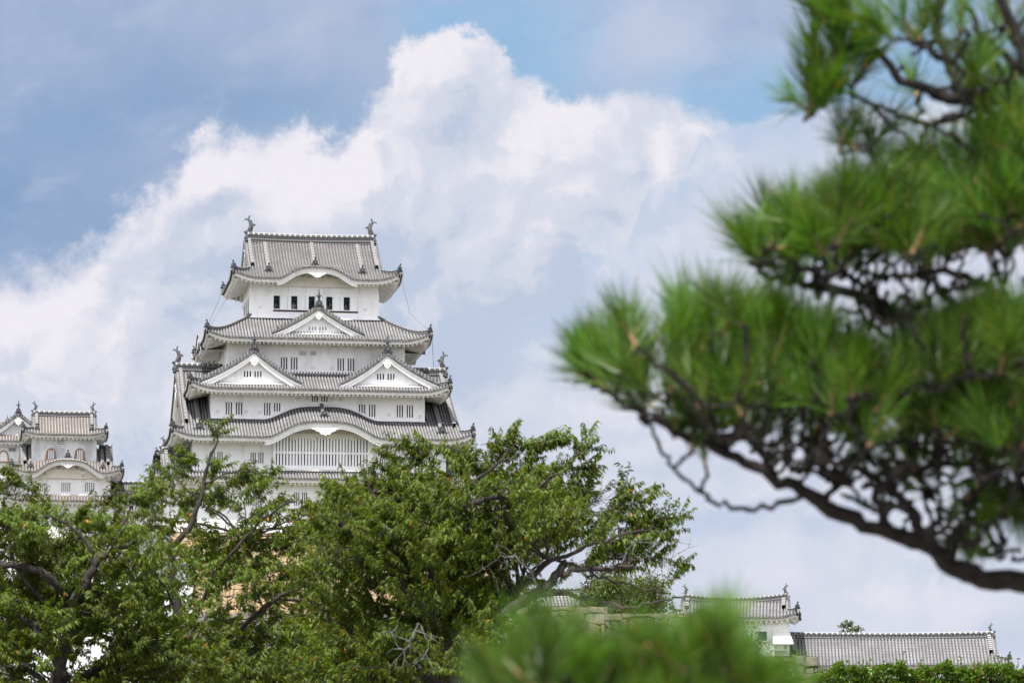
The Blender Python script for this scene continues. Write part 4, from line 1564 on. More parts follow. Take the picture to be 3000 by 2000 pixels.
# ================================================================== SMALL KEEP on the left
WF = Frame(188, 1300, 425, PSI)
wk = thing('small_keep', 'small two-roofed castle turret with two bell-shaped windows, left of the tall keep', 'castle turret', (WF.O[0], WF.O[1], 0), PSI)
q = WF.loc
xl, xr = q(93, 1310, 0)[0], q(283, 1310, 0)[0]
hw = (xr - xl) / 2
xm = (xl + xr) / 2
OV = 1.25
ez = q(180, 1271, -OV)[1]
rt_z = q(185, 1204, hw * .8)[1]
Ws = hw + OV
Ds = 3.1 + OV
rise = rt_z - .62 - ez
r_s1 = .022
r_s0 = (rise - r_s1 * Ds * Ds) / Ds
Ra = Roof(wk, xm, -OV, Ws, Ds, ez, r_s0, r_s1, .55, OV, Ds, Wg=Ws - 1.35, tile='tile_old', pan='pan_old', pitch=.34, upw=2.2, fascia=.26, colr=.095)
Ra.hips('f', .28, .24, size=.62)
Ra.ridge(Ws - 1.45, .70, .45, fh=1.15, sag=.06)
hG = Ra.prof(Ds) - Ra.prof(1.3)
for sx in (-1, 1):
    gable(wk, side_M(xm + sx * (Ws - 1.33), -OV + Ds, ez + Ra.prof(Ds) + .05, sx), Ds - 1.35, Ds - 1.35, hG, .5, board=.4, top=None, c=.12, pendant=.6, wall_in=.5, name='side_gable')
    mb = MB()
    x = sx * (hw - .55)
    mb.sweep([(xm + x, -OV + d, Ra.zf(9, d, 99, 'f') + .04) for d in (1.15, 2.1, 3.0, Ds - .4)], RPROF(.28, .26), 'hip', side=(1, 0, 0))
    mb.obj('descending_ridge', Ra.o)
    oni(Ra.o, (xm + x, -OV + 1.05, Ra.zf(9, 1.1, 99, 'f')), 0, .62)
zb = q(180, 1352, 0)[1]


def bell_window(parent, x, y, z0, h, w, frame='rust_wood', grey='window_grey', bars=3):
    mb = MB()
    pr = [(-.52, 0), (-.47, .45), (-.40, .78), (-.26, .95), (0, 1.04), (.26, .95), (.40, .78), (.47, .45), (.52, 0)]
    out = [(x + a * w, z0 + b * h) for a, b in pr]
    inn = [(x + a * w * .78, z0 + b * h * .90) for a, b in pr]
    for i in range(len(pr) - 1):
        a, b, c, d = out[i], out[i + 1], inn[i + 1], inn[i]
        mb.quad([(a[0], y - .09, a[1]), (b[0], y - .09, b[1]), (c[0], y - .09, c[1]), (d[0], y - .09, d[1])], frame)
        mb.quad([(a[0], y - .09, a[1]), (a[0], y + .01, a[1]), (b[0], y + .01, b[1]), (b[0], y - .09, b[1])], frame)
        mb.quad([(d[0], y - .09, d[1]), (c[0], y - .09, c[1]), (c[0], y - .005, c[1]), (d[0], y - .005, d[1])], frame)
    mb.quad([(p[0], y - .006, p[1]) for p in inn], grey)
    for k in range(bars):
        xx = x + w * .78 * ((k + 1) / (bars + 1) - .5)
        mb.box(xx - .06, xx + .06, y - .05, y - .007, z0 + .02, z0 + h * .86, 'plaster')
    mb.box(x - w * .62, x + w * .62, y - .14, y + .01, z0 - .13, z0 - .002, frame)
    mb.obj('bell_window', parent)


zv = q(178, 1289, 0)[1]
wA = wall(wk, 0, xl, xr, zb - 1.0, ez + .5, [(q(167.5, 1300, 0)[0], q(188, 1300, 0)[0], q(178, 1303, 0)[1], zv, 0, 'window_grey')], mat='plaster_stained', yb=2 * (Ds - OV), name='upper_wall', depth=.1)
mb = MB()
for k in range(3):
    z = q(178, 1303, 0)[1] + k * .18
    mb.box(q(167.5, 1300, 0)[0], q(188, 1300, 0)[0], -.05, .05, z, z + .08, 'plaster')
mb.obj('louvre', wA)
brackets(wA, 0, [xl + .35 + i * (xr - xl - .7) / 6 for i in range(7)], ez - .1, .62, .18, .4)
for px in (149, 233.5):
    x, z0 = q(px, 1349, 0)
    bell_window(wA, x, 0, z0 + .1, q(px, 1313, 0)[1] - z0 - .1, 1.25)
# lower roof with cusped swell
O2 = 1.45
y2 = -1.35
xl2, xr2 = q(64, 1420, y2)[0], q(324, 1420, y2)[0]
xm2, hw2 = (xl2 + xr2) / 2, (xr2 - xl2) / 2
ez2 = q(320, 1384, y2 - O2)[1]
top2 = q(110, 1350, 0)[1]
run2 = -y2 + O2
D2 = 3.1 + run2
gz2 = q(335, 1302, D2 - run2)[1] - .5
# profile through the wall line and the side ridge
s1b = ((gz2 - ez2) / D2 - (top2 - ez2) / run2) / (D2 - run2)
s0b = (top2 - ez2) / run2 - s1b * run2
W2 = hw2 + O2
kx = q(199, 1380, y2 - O2)[0] - xm2
Rb = Roof(wk, xm2, y2 - O2, W2, D2, ez2, s0b, s1b, .6, O2, D2, Wg=W2 - 1.3, block=(hw - .35, run2), tile='tile_old', pan='pan_old', pitch=.34, upw=2.4, fascia=.28, colr=.095,
          bumpf=bump_fn(kx, 4.0, 1.45, lambda d: max(0, 1 - d / 3.0)))
Rb.hips('f', .28, .24, size=.62)
Rb.ridge(W2 - 1.35, .55, .4, fish=False, x0=-(W2 - 1.35), x1=-(hw - .1), sag=.0, y=y2 - O2 + D2)
Rb.ridge(W2 - 1.35, .55, .4, fish=False, x0=hw + .1, x1=(W2 - 1.35), sag=.0, y=y2 - O2 + D2)
karahafu(Rb, kx, 4.0, .28, panel_y=O2, scroll=.72, zlow=ez2 - .6)
oni(Rb.o, (xm2 + kx, y2 - O2 + .7, ez2 + 1.75), 0, .75)
hG = Rb.prof(D2) - Rb.prof(1.3)
for sx in (-1, 1):
    gable(wk, side_M(xm2 + sx * (W2 - 1.28), y2 - O2 + D2, ez2 + Rb.prof(D2) + .05, sx), D2 - 1.3, D2 - 1.3, hG, .5, board=.4, top=None, c=.15, pendant=.6, wall_in=.5, name='side_gable')
    x = sx * (W2 - 2.4)
    mb = MB()
    mb.sweep([(xm2 + x, y2 - O2 + d, Rb.zf(9, d, 99, 'f') + .04) for d in (1.1, 2.2, 3.4, D2 - .4)], RPROF(.28, .26), 'hip', side=(1, 0, 0))
    mb.obj('descending_ridge', Rb.o)
    oni(Rb.o, (xm2 + x, y2 - O2 + 1.0, Rb.zf(9, 1.0, 99, 'f')), 0, .68)
WB = []
for (a, b) in ((112, 137), (180, 206), (249, 276)):
    WB.append((q(a, 1420, y2)[0], q(b, 1420, y2)[0], q(a, 1439, y2)[1], q(a, 1413, y2)[1], 5, 'window_grey'))
for (a, b) in ((180, 206), (217, 241)):
    WB.append((q(a, 1390, y2)[0], q(b, 1390, y2)[0], q(a, 1392.5, y2)[1], q(a, 1385.5, y2)[1], 0, 'window_grey'))
wB = wall(wk, y2, xl2, xr2, ez2 - 6.5, ez2 + .5, WB, yb=9, name='lower_wall')
brackets(wB, y2, [xl2 + .4, xr2 - .4, xm2 + kx - 4.1, xm2 + kx + 3.4, xm2 + kx - 2.4, xm2 + kx + 1.7], ez2 - .15, .75, .22, .4)
# third, lowest roof strip
y3 = y2 - 1.6
ez3 = q(200, 1465, y3)[1]
Rc = Roof(wk, xm2, y3, W2 + .6, 7.0, ez3, .42, .03, .5, 1.1, 1.6, side_run=1.6, tile='tile_old', pan='pan_old', faces='flr', pitch=.34, upw=2.2, fascia=.26, colr=.095)
Rc.hips('f', .26, .22, size=.55)
wC = wall(wk, y3 + 1.1, xl2 - .35, xr2 + .35, ez3 - 20, ez3 + .4, [], yb=9, name='base_wall')
settle(wk, ez3 - 20)

# ================================================================== FAR LEFT KEEP with front gable
EF = Frame(50, 1300, 440, PSI)
ek = thing('small_keep', 'castle turret with a spired triangular gable, cut off by the left edge of the photo', 'castle turret', (EF.O[0], EF.O[1], 0), PSI)
q = EF.loc
W4 = 5.4
ez4 = q(30, 1290, -1.2)[1]
Rd = Roof(ek, -1.6, -1.2, W4, 5.0, ez4, .46, .02, .5, 1.2, 5.0, Wg=W4 - 3.2, tile='tile_old', pan='pan_old', pitch=.34, upw=2.2, fascia=.26, colr=.095)
xa, za = q(54, 1211, -.1)
gable(ek, front_M(xa, -.1, za), 3.1, 3.1, 2.25, 4.6, board=.42, c=.2, pendant=.75, mat_wall='plaster_stained', wall_in=.6, name='front_gable', size=.8)
wD = wall(ek, 0, -6.0, 3.1, ez4 - 7, ez4 + .5, [(q(26, 1315, 0)[0], q(46, 1315, 0)[0], q(30, 1322, 0)[1], q(30, 1311, 0)[1], 0, 'window_grey')], yb=8, mat='plaster_stained', name='upper_wall')
x, z0 = q(10, 1351, 0)
bell_window(wD, x, 0, z0, q(10, 1320, 0)[1] - z0, 1.3, 'gilt', 'plaster', 0)
oni(ek, (xa - 1.2, 6.5, za - .9), 0, .7, 'dark_tile', True)
y5 = -2.2
ez5 = q(10, 1420, y5)[1]
Re = Roof(ek, -1.6, y5, 7.2, 7, ez5, .42, .03, .5, 1.1, 2.2, side_run=2.2, tile='tile_old', pan='pan_old', faces='flr', pitch=.34, upw=2.2, fascia=.26, colr=.095)
wE = wall(ek, y5 + 1.1, -7.5, 4.5, ez5 - 18, ez5 + .4, [], yb=9, name='lower_wall')
settle(ek, ez5 - 18)


# ================================================================== simple roofed buildings
def simple_hall(name, label, cat, fr, px0, px1, yridge, yeave, ybase, hg=None, over=.9, depth=None, tile='tile_hall', pan='pan_hall', rmat='ridge_hall', rh=.55, fish=(0, 0), wins=(), hip=0.0, pitch=.31,
                sag=.1, group=None, slope=.55, up=.35, fh=1.1, wallmat='plaster', fascia=.22, wname='wall', rafters=True):
    """hall whose eave spans px0..px1; heights given by the photo rows of ridge top, eave and wall foot"""
    root = thing(name, label, cat, (fr.O[0], fr.O[1], 0), fr.psi, group)
    q = fr.loc
    ez = q((px0 + px1) / 2, yeave, -over)[1]
    x0, x1 = q(px0, yeave, -over)[0], q(px1, yeave, -over)[0]
    # run from apparent height
    run = 3.0
    for _ in range(12):
        rz = q((px0 + px1) / 2, yridge, run - over)[1] - rh
        run = max(1.0, (rz - ez) / slope)
    s1 = .012
    s0 = (rz - ez - s1 * run * run) / run
    W = (x1 - x0) / 2
    xc = (x0 + x1) / 2
    if hip:
        R = Roof(root, xc, -over, W, run, ez, s0, s1, up, over, run, Wg=W - hip, tile=tile, pan=pan, pitch=pitch, upw=2.2, fascia=fascia, rafters=rafters, colr=.098)
        R.hips('f', .26, .22, size=.6)
    else:
        R = Roof(root, xc, -over, W, run, ez, s0, s1, 0.0, over, run, Wg=W, tile=tile, pan=pan, pitch=pitch, upw=.1, fascia=fascia, faces='fb', rafters=rafters, colr=.098)
    half = W - hip - .05
    z = ez + R.prof(run) - .12
    mb = MB()
    mb.sweep([(xc - half + 2 * half * i / 12, -over + run, z + sag * ((i - 6) / 6) ** 2) for i in range(13)], RPROF(.42, rh), rmat)
    mb.obj('ridge', R.o)
    for sx, f in ((-1, fish[0]), (1, fish[1])):
        oni(R.o, (xc + sx * (half + .08), -over + run, z), R_(90) * sx, rh * 1.1)
        if f:
            shachi(R.o, (xc + sx * (half - .2), -over + run, z + sag + rh), sx, fh)
    hg_ = R.prof(run) - R.prof(hip)
    for sx in (-1, 1):
        gable(root, side_M(xc + sx * (W - hip + .02), -over + run, ez + R.prof(run) + .05, sx), run - hip, run - hip, hg_, .5, board=.35, top=None, c=.05, pendant=.5, wall_in=.4, name='side_gable')
    zb = q((px0 + px1) / 2, ybase, 0)[1]
    ww = []
    for (a, b, c, d, n, *dk) in wins:
        ww.append((q(a, c, 0)[0], q(b, c, 0)[0], q(a, d, 0)[1], q(a, c, 0)[1], n, *(dk or ('window_grey',))))
    w = wall(root, 0, xc - W + (over if hip else .3), xc + W - (over if hip else .3), zb, ez + .25, ww, mat=wallmat, yb=2 * (run - over), name=wname)
    return root, R, w, dict(xc=xc, W=W, run=run, ez=ez, zb=zb)


HF = Frame(2640, 1900, 345, R_(-3))
hall, RH, wH, dH = simple_hall('long_hall', 'long low white storehouse under a grey tiled roof behind the clipped hedge on the right', 'storehouse', HF, 2272, 2966, 1849.5, 1946, 2300,
                               fish=(0, 1), hip=1.35, up=.25, sag=.12, rh=.62, slope=.60, over=1.0, fh=.85)
brackets(wH, 0, [dH['xc'] - dH['W'] + 1.3 + i * .98 for i in range(20)], dH['ez'] - .18, .5, .16, .3)
settle(hall, dH['zb'])

TF = Frame(2160, 1860, 345, R_(-5.0))
tur, RT, wT, dT = simple_hall('corner_turret', 'white corner turret with stone-drop box and curved ridge, left of the long storehouse', 'castle turret', TF, 1962, 2344, 1746, 1806, 1921,
                              fish=(1, 1), hip=1.1, up=.55, sag=.38, rh=.5, slope=.52, over=1.05, fh=.95, rmat='hip', wins=[(2219, 2246, 1849, 1875, 0)])
q = TF.loc
brackets(wT, 0, [q(2310 - 34 * i, 1812, 0)[0] for i in range(9)], dT['ez'] - .15, .6, .18, .35)
mb = MB()
xa, xb = q(2265, 1870, 0)[0], dT['xc'] + dT['W'] - 1.0
z1, z2, z3 = q(2290, 1851, 0)[1], q(2290, 1883, -.6)[1], q(2290, 1906, 0)[1]
mb.quad([(xa, -.02, z1), (xb, -.02, z1), (xb + .35, -.95, z2), (xa, -.95, z2)], 'plaster')
mb.quad([(xa, -.95, z2), (xb + .35, -.95, z2), (xb + .35, -.95, z2 - .1), (xa, -.95, z2 - .1)], 'plaster')
mb.quad([(xa, -.95, z2 - .1), (xb + .35, -.95, z2 - .1), (xb, -.02, z2 - .1), (xa, -.02, z2 - .1)], 'plaster')
mb.quad([(xb, -.02, z1), (xb, 1.5, z1), (xb + .35, 1.5, z2), (xb + .35, -.95, z2)], 'plaster')
mb.quad([(xa, -.02, z1), (xa, -.95, z2), (xa, -.95, z2 - .1), (xa, -.02, z2 - .1)], 'plaster')
mb.box(xa + .1, xb - .2, -.62, -.02, z3, z2 - .1, 'plaster')
mb.box(xa + 1.0, xa + 1.3, -.66, -.60, z2 - .55, z2 - .2, 'window_grey')
mb.obj('stone_drop_box', wT)
mb = MB()
xw, _ = q(2219, 1860, 0)
for k in range(8):
    mb.box(xw + .06 + k * .11, xw + .10 + k * .11, -.03, .02, q(2219, 1875, 0)[1], q(2219, 1849, 0)[1], 'iron')
mb.obj('window_lattice', wT)
settle(tur, dT['zb'])


def TW(x, y, z):
    p = TF.O + TF.ex * x + TF.ey * y
    return (p[0], p[1], z)


mb = MB()
bz = dT['zb']
xR = dT['xc'] + dT['W'] - .6
stone_face(mb, TW(dT['xc'] - dT['W'] - 1, -2.2, bz - 9), TW(xR + 2.2, -2.2, bz - 9), 9, 2.1, 1.35, rs, 'stone_grey')
stone_face(mb, TW(xR + 2.2, -2.2, bz - 9), TW(xR + 2.2, 9, bz - 9), 9, 2.1, 1.35, rs, 'stone_grey')
o = mb.obj('stone_wall')
o['label'] = 'big grey stone blocks under the corner turret, edge leaning inwards'
o['category'] = 'stone wall'

NF = Frame(1600, 1750, 330, R_(7))
hh, RN, wN, dN = simple_hall('roofed_corridor', 'low tiled roof showing above the stone parapet, left of the round tree', 'storehouse', NF, 1350, 1800, 1717, 1774, 2100,
                             hip=0, rh=.42, rmat='hip', slope=.6, over=.8, sag=0, tile='tile_b', pan='pan_b')
settle(hh, dN['zb'])

# stone parapet in the middle distance
mb = MB()
a = at(1330, 1776, 300); b = at(1780, 1782, 300)
stone_face(mb, (a[0], a[1] - 1.2, a[2] - 7), (b[0], b[1] - 1.2, a[2] - 7), 7, 1.2, .95, rs, 'stone_tan')
o = mb.obj('stone_parapet')
o['label'] = 'rough yellowish stone wall in front of the low tiled hall, above the blurred pine'
o['category'] = 'stone wall'
mb = MB()
a = at(1770, 1796, 296); b = at(2120, 1800, 296)
stone_face(mb, (a[0], a[1] - 1.2, a[2] - 6), (b[0], b[1] - 1.2, a[2] - 6), 6, 1.2, .95, rs, 'stone_grey')
o = mb.obj('stone_parapet')
o['label'] = 'grey-brown stone wall of rounded blocks at the foot of the round tree'
o['category'] = 'stone wall'

# corridors and walls left of the keep, glimpsed over and through the cherry trees
CF1 = Frame(430, 1470, 404, PSI)
c1, _r, _w, d1 = simple_hall('connecting_corridor', 'tiled corridor joining the left flank of the tall keep, half hidden by leaves', 'castle corridor', CF1, 372, 520, 1455, 1497, 2000,
                             hip=0, rh=.6, rmat='ridge', slope=.55, over=.9, sag=0, tile='tile_b', pan='pan_b')
settle(c1, d1['zb'])
CF2 = Frame(400, 1430, 430, PSI)
c2_, _r, _w, d2 = simple_hall('connecting_corridor', 'far tiled corridor roof in the gap between the small turret and the tall keep', 'castle corridor', CF2, 315, 520, 1407, 1436, 2000,
                              hip=0, rh=.6, rmat='ridge', slope=.55, over=.9, sag=0, tile='tile_b', pan='pan_b')
settle(c2_, d2['zb'])
CF3 = Frame(380, 1600, 372, PSI)
c3, _r, _w, d3 = simple_hall('castle_building', 'white building with small barred windows below the keep, seen through the left leaves', 'castle building', CF3, 215, 500, 1545, 1572, 2150,
                             hip=0, rh=.35, slope=.5, over=.7, sag=0, tile='tile_b', pan='pan_b', wins=[(383, 403, 1594, 1616, 4), (425, 445, 1596, 1618, 4), (290, 306, 1594, 1612, 4)], wallmat='plaster_stained')
settle(c3, d3['zb'])
CF4 = Frame(440, 1660, 345, PSI)
c4, _r, _w, d4 = simple_hall('roofed_wall', 'white wall with a narrow tiled coping, behind the middle cherry trunk', 'castle wall', CF4, 150, 575, 1628, 1650, 2160,
                             hip=0, rh=.3, slope=.5, over=.5, sag=0, tile='tile_b', pan='pan_b', rmat='hip')
settle(c4, d4['zb'])
CF5 = Frame(330, 1800, 320, PSI)
c5, _r, _w, d5 = simple_hall('roofed_wall', 'bright white wall glimpsed through gaps low in the left cherry tree', 'castle wall', CF5, 60, 470, 1706, 1724, 2180,
                             hip=0, rh=.3, slope=.5, over=.5, sag=0, tile='tile_b', pan='pan_b', rmat='hip')
settle(c5, d5['zb'])
CF6 = Frame(760, 1960, 290, R_(4))
c6, _r, _w, d6 = simple_hall('roofed_wall', 'long white wall with grey coping along the bottom edge between the cherry trunks', 'castle wall', CF6, 380, 1400, 1930, 1950, 2220,
                             hip=0, rh=.3, slope=.5, over=.5, sag=0, tile='tile_b', pan='pan_b', rmat='hip')
settle(c6, d6['zb'])
mb = MB()
a = at(520, 1795, 302); b = at(1250, 1800, 302)
stone_face(mb, (a[0], a[1] - 2, a[2] - 6), (b[0], b[1] - 2, a[2] - 6), 6, 1.6, .8, rs, 'stone_grey')
o = mb.obj('stone_wall')
o['label'] = 'pale rough stone retaining wall seen through the leaves below the golden keep base'
o['category'] = 'stone wall'


# ================================================================== terrain
def sheet(name, mat, zf, x0, x1, y0, y1, nx, ny, **kw):
    mb = MB()
    for j in range(ny + 1):
        for i in range(nx + 1):
            x = x0 + (x1 - x0) * i / nx
            t = j / ny
            y = y0 + (y1 - y0) * t
            mb.v.append((x, y, zf(x, y)))
    for j in range(ny):
        for i in range(nx):
            a = j * (nx + 1) + i
            mb.face((a, a + 1, a + nx + 2, a + nx + 1), mat)
    o = mb.obj(name, smooth=True)
    o['kind'] = 'structure'
    return o


def sm(a, b, x):
    t = max(0, min(1, (x - a) / (b - a)))
    return t * t * (3 - 2 * t)


def terr(x, y):
    z = 12.0 * sm(120, 290, y) * (1 - sm(600, 1000, y)) + 9.0 * sm(300, 385, y) * (1 - sm(460, 700, y)) * (1 - sm(20, 90, abs(x + 20)))
    return z - 4.5 * sm(5, 40, x) * sm(200, 330, y) * (1 - sm(600, 1000, y))


big = MB()
sheet('ground', 'gravel', lambda x, y: -.02, -3000, 3000, -1500, 6000, 8, 8)
sheet('hill', 'grass', lambda x, y: max(terr(x, y), -.5) + .03 * 0 - .0 if terr(x, y) > .05 else -.4, -400, 400, 110, 1000, 80, 90)


# ================================================================== foliage
NR = np.random.default_rng(4)


class Leaves:
    """gathers numpy batches of triangles / quads into one mesh"""
    def __init__(s):
        s.V, s.F, s.UV, s.n = [], [], [], 0

    def add(s, V, F, UV):
        s.V.append(V); s.F.append(F + s.n); s.UV.append(UV)
        s.n += len(V)

    def obj(s, name, mat, parent=None):
        V = np.concatenate(s.V).astype(np.float32)
        F = np.concatenate(s.F).astype(np.int32)
        UV = np.concatenate(s.UV).astype(np.float32)         # per face-corner
        k = F.shape[1]
        me = bpy.data.meshes.new(name)
        me.vertices.add(len(V))
        me.vertices.foreach_set('co', V.ravel())
        me.loops.add(F.size)
        me.loops.foreach_set('vertex_index', F.ravel())
        me.polygons.add(len(F))
        me.polygons.foreach_set('loop_start', np.arange(0, F.size, k, dtype=np.int32))
        me.polygons.foreach_set('loop_total', np.full(len(F), k, dtype=np.int32))
        lay = me.uv_layers.new(name='UVMap')
        lay.data.foreach_set('uv', np.repeat(UV, k, axis=0).ravel())
        me.materials.append(MAT[mat])
        me.update(calc_edges=True)
        o = bpy.data.objects.new(name, me)
        COL.objects.link(o)
        if parent:
            o.parent = parent
            o.location = -np.array(parent.location)
        return o


def unit(v):
    v = np.asarray(v, float)
    return v / (np.linalg.norm(v, axis=-1, keepdims=True) + 1e-9)


def leaf_batch(base, direc, normal, length, width, droop=.35, fold=.25):
    """folded leaves: arrays (n,3); returns verts, faces (tris)"""
    n = len(base)
    d = unit(direc)
    sd = unit(np.cross(d, normal))
    up = np.cross(sd, d)
    L = length[:, None]
    Wd = width[:, None]
    mid = base + d * L * .48 + up * L * .03
    a = mid + sd * Wd * .5 + up * Wd * fold
    b = mid - sd * Wd * .5 + up * Wd * fold
    tip = base + d * L + np.array([0, 0, -1.0]) * L * droop * .5
    V = np.stack([base, a, b, mid, tip], 1).reshape(-1, 3)
    t = np.array([[0, 1, 3], [0, 3, 2], [1, 4, 3], [3, 4, 2]])
    F = (np.arange(n)[:, None, None] * 5 + t[None]).reshape(-1, 3)
    return V, F


def cherry_spray(rng, length=.62, nleaf=140):
    """twig system along +x with hanging leaves; returns leaf arrays and twig polylines"""
    twigs = []
    n = 7
    main = np.zeros((n, 3))
    ang = rng.uniform(.0, .35)
    for i in range(1, n):
        step = length / (n - 1)
        main[i] = main[i - 1] + np.array([math.cos(ang), rng.normal(0, .12), math.sin(ang)]) * step
        ang += rng.normal(-.02, .12)
    twigs.append(main)
    for k in range(4):
        i = rng.integers(1, 5)
        yaw = rng.choice([-1, 1]) * rng.uniform(.4, 1.0)
        pit = rng.uniform(-.1, .7)
        L = length * rng.uniform(.35, .6)
        d = np.array([math.cos(yaw) * math.cos(pit), math.sin(yaw) * math.cos(pit), math.sin(pit)])
        p = [main[i]]
        for j in range(3):
            d = unit(d + rng.normal(0, .12, 3))
            p.append(p[-1] + d * L / 3)
        twigs.append(np.array(p))
    B, D = [], []
    tot = sum(np.linalg.norm(np.diff(t, axis=0), axis=1).sum() for t in twigs)
    for t in twigs:
        seg = np.linalg.norm(np.diff(t, axis=0), axis=1)
        cum = np.concatenate([[0], np.cumsum(seg)])
        m = max(4, int(nleaf * cum[-1] / tot))
        for j in range(m):
            s_ = cum[-1] * (.12 + .88 * (j + .5 * rng.random()) / m)
            i = min(len(seg) - 1, np.searchsorted(cum, s_) - 1)
            f = (s_ - cum[i]) / seg[i]
            p = t[i] + (t[i + 1] - t[i]) * f
            tang = unit(t[i + 1] - t[i])
            side = unit(np.cross(tang, [0, 0, 1]) * (1 if j % 2 else -1) + rng.normal(0, .45, 3))
            d = tang * rng.uniform(.1, .7) + side * .65 + np.array([0, 0, -1]) * rng.uniform(.35, 1.35)
            B.append(p); D.append(d)
    B, D = np.array(B), unit(np.array(D))
    nrm = unit(np.array([[0, 0, 1.0]]) + rng.normal(0, .3, B.shape))
    Ln = rng.uniform(.055, .105, len(B))
    V, F = leaf_batch(B, D, nrm, Ln, Ln * rng.uniform(.28, .38, len(B)), .45)
    return V, F, len(B), twigs


def rotm(yaw, pitch, roll=0.0):
    cy, sy, cp, sp, cr, sr = math.cos(yaw), math.sin(yaw), math.cos(pitch), math.sin(pitch), math.cos(roll), math.sin(roll)
    Rz = np.array([[cy, -sy, 0], [sy, cy, 0], [0, 0, 1]])
    Ry = np.array([[cp, 0, -sp], [0, 1, 0], [sp, 0, cp]])
    Rx = np.array([[1, 0, 0], [0, cr, -sr], [0, sr, cr]])
    return Rz @ Ry @ Rx


def inside(poly, x, y):
    c = False
    n = len(poly)
    for i in range(n):
        (x1, y1), (x2, y2) = poly[i], poly[(i + 1) % n]
        if (y1 > y) != (y2 > y) and x < (x2 - x1) * (y - y1) / (y2 - y1) + x1:
            c = not c
    return c


def sample(poly, n, rng):
    xs = [p[0] for p in poly]; ys = [p[1] for p in poly]
    out = []
    while len(out) < n:
        x, y = rng.uniform(min(xs), max(xs)), rng.uniform(min(ys), max(ys))
        if inside(poly, x, y):
            out.append((x, y))
    return out


K = 3000 / 2352


def resample(pts, step):
    out = [pts[0]]
    for a, b in zip(pts[:-1], pts[1:]):
        n = max(1, int(np.linalg.norm(b - a) / step))
        for i in range(1, n + 1):
            out.append(a + (b - a) * i / n)
    return np.array(out)


def wiggle(pts, amp, rng):
    """smooth a coarse polyline and add small crooks"""
    P = np.array(pts, float)
    for _ in range(2):
        Q_ = [P[0]]
        for a, b in zip(P[:-1], P[1:]):
            Q_ += [a * .75 + b * .25, a * .25 + b * .75]
        Q_.append(P[-1])
        P = np.array(Q_)
    P[1:-1] += rng.normal(0, amp, P[1:-1].shape)
    return P


